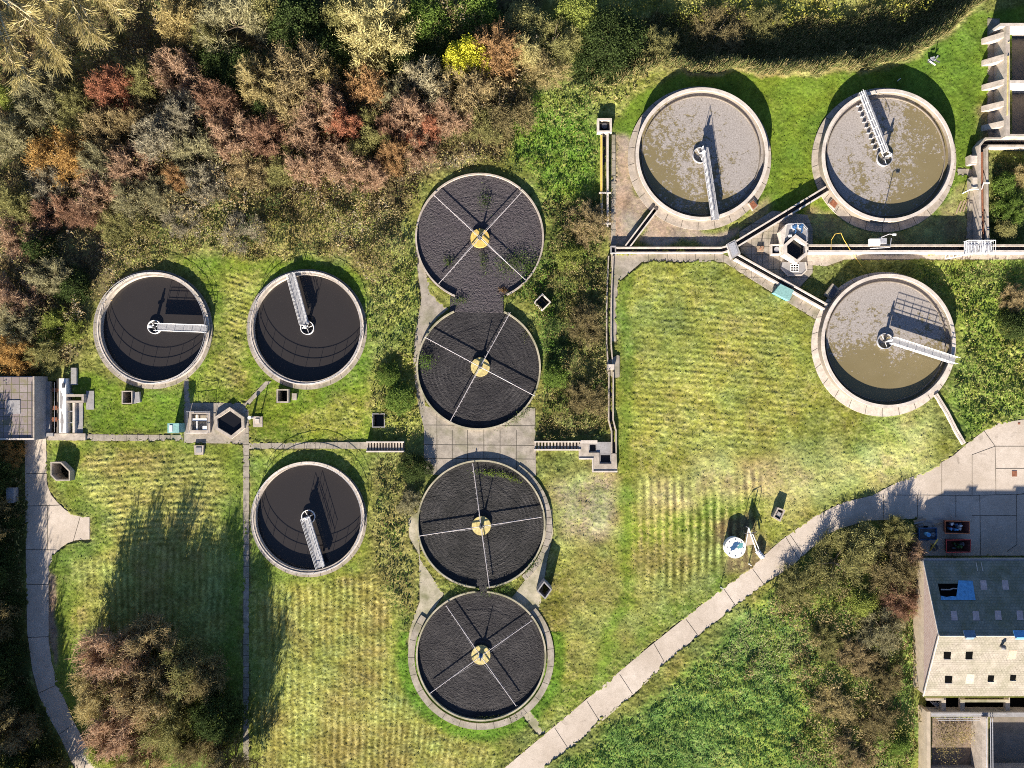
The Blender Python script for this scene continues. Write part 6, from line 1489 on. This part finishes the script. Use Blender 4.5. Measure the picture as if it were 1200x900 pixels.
scatter('bramble', [(640, 232), (705, 232), (709, 300), (708, 415), (711, 505), (690, 513), (628, 513), (632, 490), (640, 455), (640, 375), (620, 350), (600, 345), (635, 320), (642, 280)], 42, 0.16, 0.36, 1.3, [DK, GN, (0.11, 0.10, 0.04), DB, OL, (0.21, 0.18, 0.09)], 1200, 'thick brambles between the joined filter beds and the narrow channel', 0.5, (0.7, 0.3))
scatter('ivy', [(598, 330), (640, 300), (648, 345), (655, 400), (650, 450), (636, 470), (634, 430), (632, 380), (612, 350)], 26, 0.16, 0.34, 0.7, [GN, (0.10, 0.19, 0.035), (0.08, 0.15, 0.03)], 1250, 'bright green ivy round the white diamond chamber', 0.5)
scatter('bramble', [(668, 905), (760, 832), (830, 772), (905, 706), (955, 660), (1000, 632), (1070, 622), (1074, 760), (1066, 905)], 30, 0.18, 0.42, 1.2, [(0.06, 0.085, 0.03), (0.13, 0.14, 0.045), OL, (0.20, 0.155, 0.08), (0.22, 0.18, 0.095), (0.25, 0.20, 0.11), (0.18, 0.175, 0.055)], 1300, 'rough bramble slope between the diagonal road and the building', 1.2, (0.8, 0.35), edge=0.6, skip=lambda X, Y: X < P(925, 0)[0] - (Y + 42) * 0.25 + 2.5 * fld(gn(2.0, seed=1390), X, Y))
scatter('ivy', [(660, 910), (745, 840), (830, 772), (900, 708), (960, 690), (950, 780), (955, 905)], 36, 0.14, 0.3, 0.36, [(0.060, 0.12, 0.035), (0.095, 0.18, 0.055), (0.12, 0.225, 0.07), (0.165, 0.265, 0.095), (0.24, 0.235, 0.13)], 1400, 'low green ivy and weeds beside the diagonal road', 1.2, (0.5, 0.3))
scatter('undergrowth', [(-20, 518), (27, 518), (29, 740), (44, 818), (84, 905), (-20, 905)], 14, 0.2, 0.45, 1.4, [DK, (0.05, 0.06, 0.02), DB, OL], 1500, 'dark undergrowth along the outer side of the driveway', 0.4)
scatter('rough_grass', [(1075, 312), (1205, 308), (1205, 480), (1165, 492), (1138, 512), (1112, 470), (1128, 410), (1112, 345)], 20, 0.2, 0.45, 0.5, [GN, (0.10, 0.15, 0.035), OL, (0.13, 0.17, 0.04), (0.24, 0.22, 0.09)], 1600, 'rough grass and weeds on the bank beside the last scum tank', 0.8, (0.6, 0.3))
scatter('bramble', [(1162, 182), (1205, 182), (1205, 284), (1160, 284)], 40, 0.15, 0.35, 1.0, [DK, GN, (0.10, 0.13, 0.035), OL, DB], 1700, 'green brambles filling the walled enclosure', 0.3)
scatter('rough_grass', [(432, 335), (485, 300), (497, 360), (484, 420), (494, 515), (436, 515), (440, 420)], 20, 0.18, 0.4, 0.5, [GN, (0.11, 0.14, 0.035), OL, (0.25, 0.22, 0.10), YG], 1800, 'rough weedy grass between the middle tank and the filter beds', 0.8, (0.5, 0.3))
scatter('rough_grass', [(440, 532), (494, 535), (486, 600), (476, 640), (486, 700), (475, 745), (462, 715), (436, 680), (445, 610)], 18, 0.18, 0.4, 0.5, [GN, DK, OL, (0.25, 0.21, 0.10), YG], 1900, 'weedy strip beside the two lower filter beds', 0.8, (0.5, 0.3))
scatter('rough_grass', [(605, 115), (690, 112), (700, 200), (700, 232), (640, 240), (628, 215), (598, 185)], 20, 0.16, 0.36, 0.5, [GN, (0.085, 0.16, 0.03), (0.10, 0.17, 0.035), YG, (0.24, 0.22, 0.09)], 2000, 'bright rough grass between the first filter bed and yellow-walled channel', 0.8, (0.5, 0.3))
scatter('rough_grass', [(630, 95), (690, 100), (775, 78), (740, 110), (705, 135), (640, 125)], 16, 0.18, 0.4, 0.5, [OL, (0.12, 0.15, 0.04), YG, (0.28, 0.24, 0.11)], 2050, 'yellowing rough grass at the end of the reed bank', 0.8, (0.5, 0.3))
scatter('bank_scrub', [(655, -20), (1150, -20), (1110, 5), (1060, 20), (1000, 18), (900, 20), (830, 26), (760, 30), (740, 10), (670, 60)], 20, 0.18, 0.42, 1.3, [OL, YG, (0.25, 0.25, 0.05), (0.20, 0.20, 0.045), (0.29, 0.26, 0.07), TN], 2100, 'yellow-green scrub on the far side of the ditch', 1.0, (0.8, 0.35))
# tall grass standing down the bank
def tall_grass():
    r = np.random.default_rng(77); n = 110000
    X, Y = r.uniform(P(650, 0)[0], 78, n), r.uniform(P(0, 120)[1], 59, n)
    d = fld(dB, X, Y); k = (d > -0.15) & (d < 9) & (X > P(700, 0)[0] + 3 * fld(WX, X, Y)); X, Y, d = X[k], Y[k], d[k]
    base = np.stack([X, Y, fld(H, X, Y)], -1)
    lean = np.stack([r.normal(0.35, 0.3, len(X)), r.normal(0.25, 0.35, len(X)), np.ones(len(X))], -1); lean /= np.linalg.norm(lean, axis=1, keepdims=True)
    L = r.uniform(0.7, 1.5, len(X))[:, None] * np.clip(1.1 - d / 9, 0.6, 1)[:, None]
    V = twig_quads(r, base, base + lean * L, 0.035)
    q = (r.uniform(0, 1, len(X)) * 4).astype(int); ci = np.array([(0.34, 0.28, 0.14), (0.24, 0.21, 0.09), (0.15, 0.17, 0.06), (0.10, 0.13, 0.05)])[q]
    stuff(fastmesh('tall_grass', V, 4, M['leaf_attr'], ci), 'tall straw coloured grass standing down the bank above the lawn', 'tall grass')
tall_grass()
# weeds and ivy on the filter beds
def weed(px, py, rx, ry, n, h, c, label, seed, rot=0.0, name='weed'):
    n = int(n * 2.2); r = np.random.default_rng(seed); x, y = P(px, py, 0.4)
    t = r.standard_normal((n, 2)) * np.array((rx, ry)) * S * 0.55
    cr, sr = math.cos(rot), math.sin(rot)
    cc = np.stack([t[:, 0] * cr - t[:, 1] * sr, t[:, 0] * sr + t[:, 1] * cr, 0.14 + h * r.uniform(0.05, 1, n)], -1)
    o = fastmesh(name, leaf_quads(r, cc, 0.12, 0.26, 0.45), 4, M['leaf_attr'], np.array(c)[r.integers(0, len(c), n)])
    o.location = (x, y, 0); tag(o, label, 'weed', 'weeds growing on the filter beds')
WC = [(0.07, 0.13, 0.03), (0.10, 0.16, 0.035), (0.05, 0.09, 0.025), (0.14, 0.16, 0.06)]
weed(603, 308, 24, 11, 460, 0.6, WC, 'ivy spreading under a sprinkler arm on the purple-grey bed', 1, 0.35, 'ivy')
weed(622, 314, 12, 8, 150, 0.4, WC, 'ivy fringe at the rim of the purple-grey bed', 2, 0.8, 'ivy')
weed(568, 236, 7, 12, 110, 0.5, [(0.05, 0.08, 0.03), (0.08, 0.12, 0.03)], 'thin dark weed above the hub of the purple-grey bed', 3)
weed(566, 306, 5, 13, 90, 0.4, [(0.05, 0.08, 0.03), (0.09, 0.13, 0.03)], 'thin dark weed below the hub of the purple-grey bed', 4)
weed(526, 306, 8, 7, 80, 0.4, [(0.05, 0.08, 0.03), (0.09, 0.13, 0.03)], 'thin weed beside a sprinkler arm tip on the purple-grey bed', 5)
weed(499, 424, 9, 9, 200, 0.8, [(0.13, 0.22, 0.03), (0.09, 0.16, 0.03)], 'bright green bushy weed at the rim of the second filter bed', 6)
weed(622, 386, 6, 12, 90, 0.3, [(0.12, 0.14, 0.05), (0.09, 0.10, 0.04)], 'mossy weed along the upper rim of the second filter bed', 7, -0.5)
weed(610, 487, 22, 4, 200, 0.4, WC, 'green weeds under the lower rim of the second filter bed', 8, 0.6)
weed(577, 555, 18, 3.5, 150, 0.25, [(0.14, 0.22, 0.03), (0.18, 0.24, 0.05)], 'strip of bright grass on the third filter bed', 9, -0.05, 'grass_tuft')
weed(601, 561, 12, 3, 80, 0.25, [(0.14, 0.20, 0.03), (0.18, 0.22, 0.05)], 'smaller tail of bright grass on the third filter bed', 10, -0.4, 'grass_tuft')
weed(533, 688, 16, 5, 160, 0.5, WC, 'weeds on the rim at the join of the lower beds, hayfield side', 11, -0.3)
weed(588, 690, 18, 5, 200, 0.5, WC, 'weeds on the rim at the join of the lower beds, chamber side', 12, 0.3)
weed(622, 664, 12, 4, 120, 0.4, WC, 'weeds under the lower rim of the third filter bed', 13, 0.9)
weed(575, 842, 30, 3, 160, 0.3, [(0.05, 0.08, 0.03), (0.08, 0.11, 0.03)], 'dark weeds under the lower rim of the fourth filter bed', 14, 0.05)
weed(537, 352, 10, 5, 90, 0.4, WC, 'weeds at the neck of the joined upper beds, tank side', 15)
weed(598, 350, 9, 6, 110, 0.5, WC, 'weeds at the neck of the joined upper beds, chamber side', 16)
weed(590, 340, 5, 3, 60, 0.2, [(0.26, 0.15, 0.05), (0.20, 0.12, 0.05)], 'rusty brown weed patch on the neck of the upper beds', 17)
weed(1110, 865, 16, 22, 700, 0.9, [(0.30, 0.24, 0.12), (0.24, 0.20, 0.09), (0.14, 0.13, 0.05)], 'dry brown weeds growing in the open concrete tank', 18)
weed(1130, 862, 16, 12, 300, 0.5, [(0.42, 0.32, 0.16), (0.24, 0.22, 0.08)], 'straw coloured grass growing in the open concrete tank', 19)

# short grass standing on the lawns and hayfields
def lawn_grass():
    r = np.random.default_rng(55); n = 330000
    X, Y = r.uniform(-76, 76, n), r.uniform(-57.5, 57.5, n)
    af = fld(AF, X, Y); k = ~fld(pav, X, Y) & (af > 0.02) & (fld(H, X, Y) > -0.5)
    k &= ~inside(PL(thicket), X, Y)
    for (cc, rr_, h, wl, tw, ac, ar) in DARK + PALE:
        x, y = P(*ac); k &= (X - x) ** 2 + (Y - y) ** 2 > (ar * S) ** 2
    for (a, b, rr_) in BEDS:
        x, y = P(a, b); k &= (X - x) ** 2 + (Y - y) ** 2 > (rr_ * S) ** 2
    for poly in ([(-60, 440), (100, 440), (100, 520), (-60, 520)], [(1073, 655), (1260, 655), (1260, 910), (1073, 910)]):
        k &= ~inside(PL(poly), X, Y)
    k &= r.uniform(0, 1, n) < np.clip(af / 0.045, 0.3, 1)
    X, Y = X[k], Y[k]
    st = np.clip(fld(ST, X, Y), 0, 1); base = fld(C, X, Y) * r.uniform(0.85, 1.2, len(X))[:, None]
    p = (r.uniform(0, 1, len(X)) < st * 0.3)[:, None]
    ci = np.where(p, np.array((0.31, 0.29, 0.13)) * r.uniform(0.7, 1.15, len(X))[:, None], base)
    a = rdir(r, len(X), -0.12, 0.35); b = perp(r, a); L = r.uniform(0.08, 0.24, len(X))[:, None]
    c = np.stack([X, Y, fld(H, X, Y) + r.uniform(0.01, 0.045, len(X))], -1)
    stuff(fastmesh('grass', quads(c, a * L * 0.5, b * L * 0.17), 4, M['grass_blade'], ci), 'short grass and mown straw covering the lawns and hayfields', 'grass')
lawn_grass()
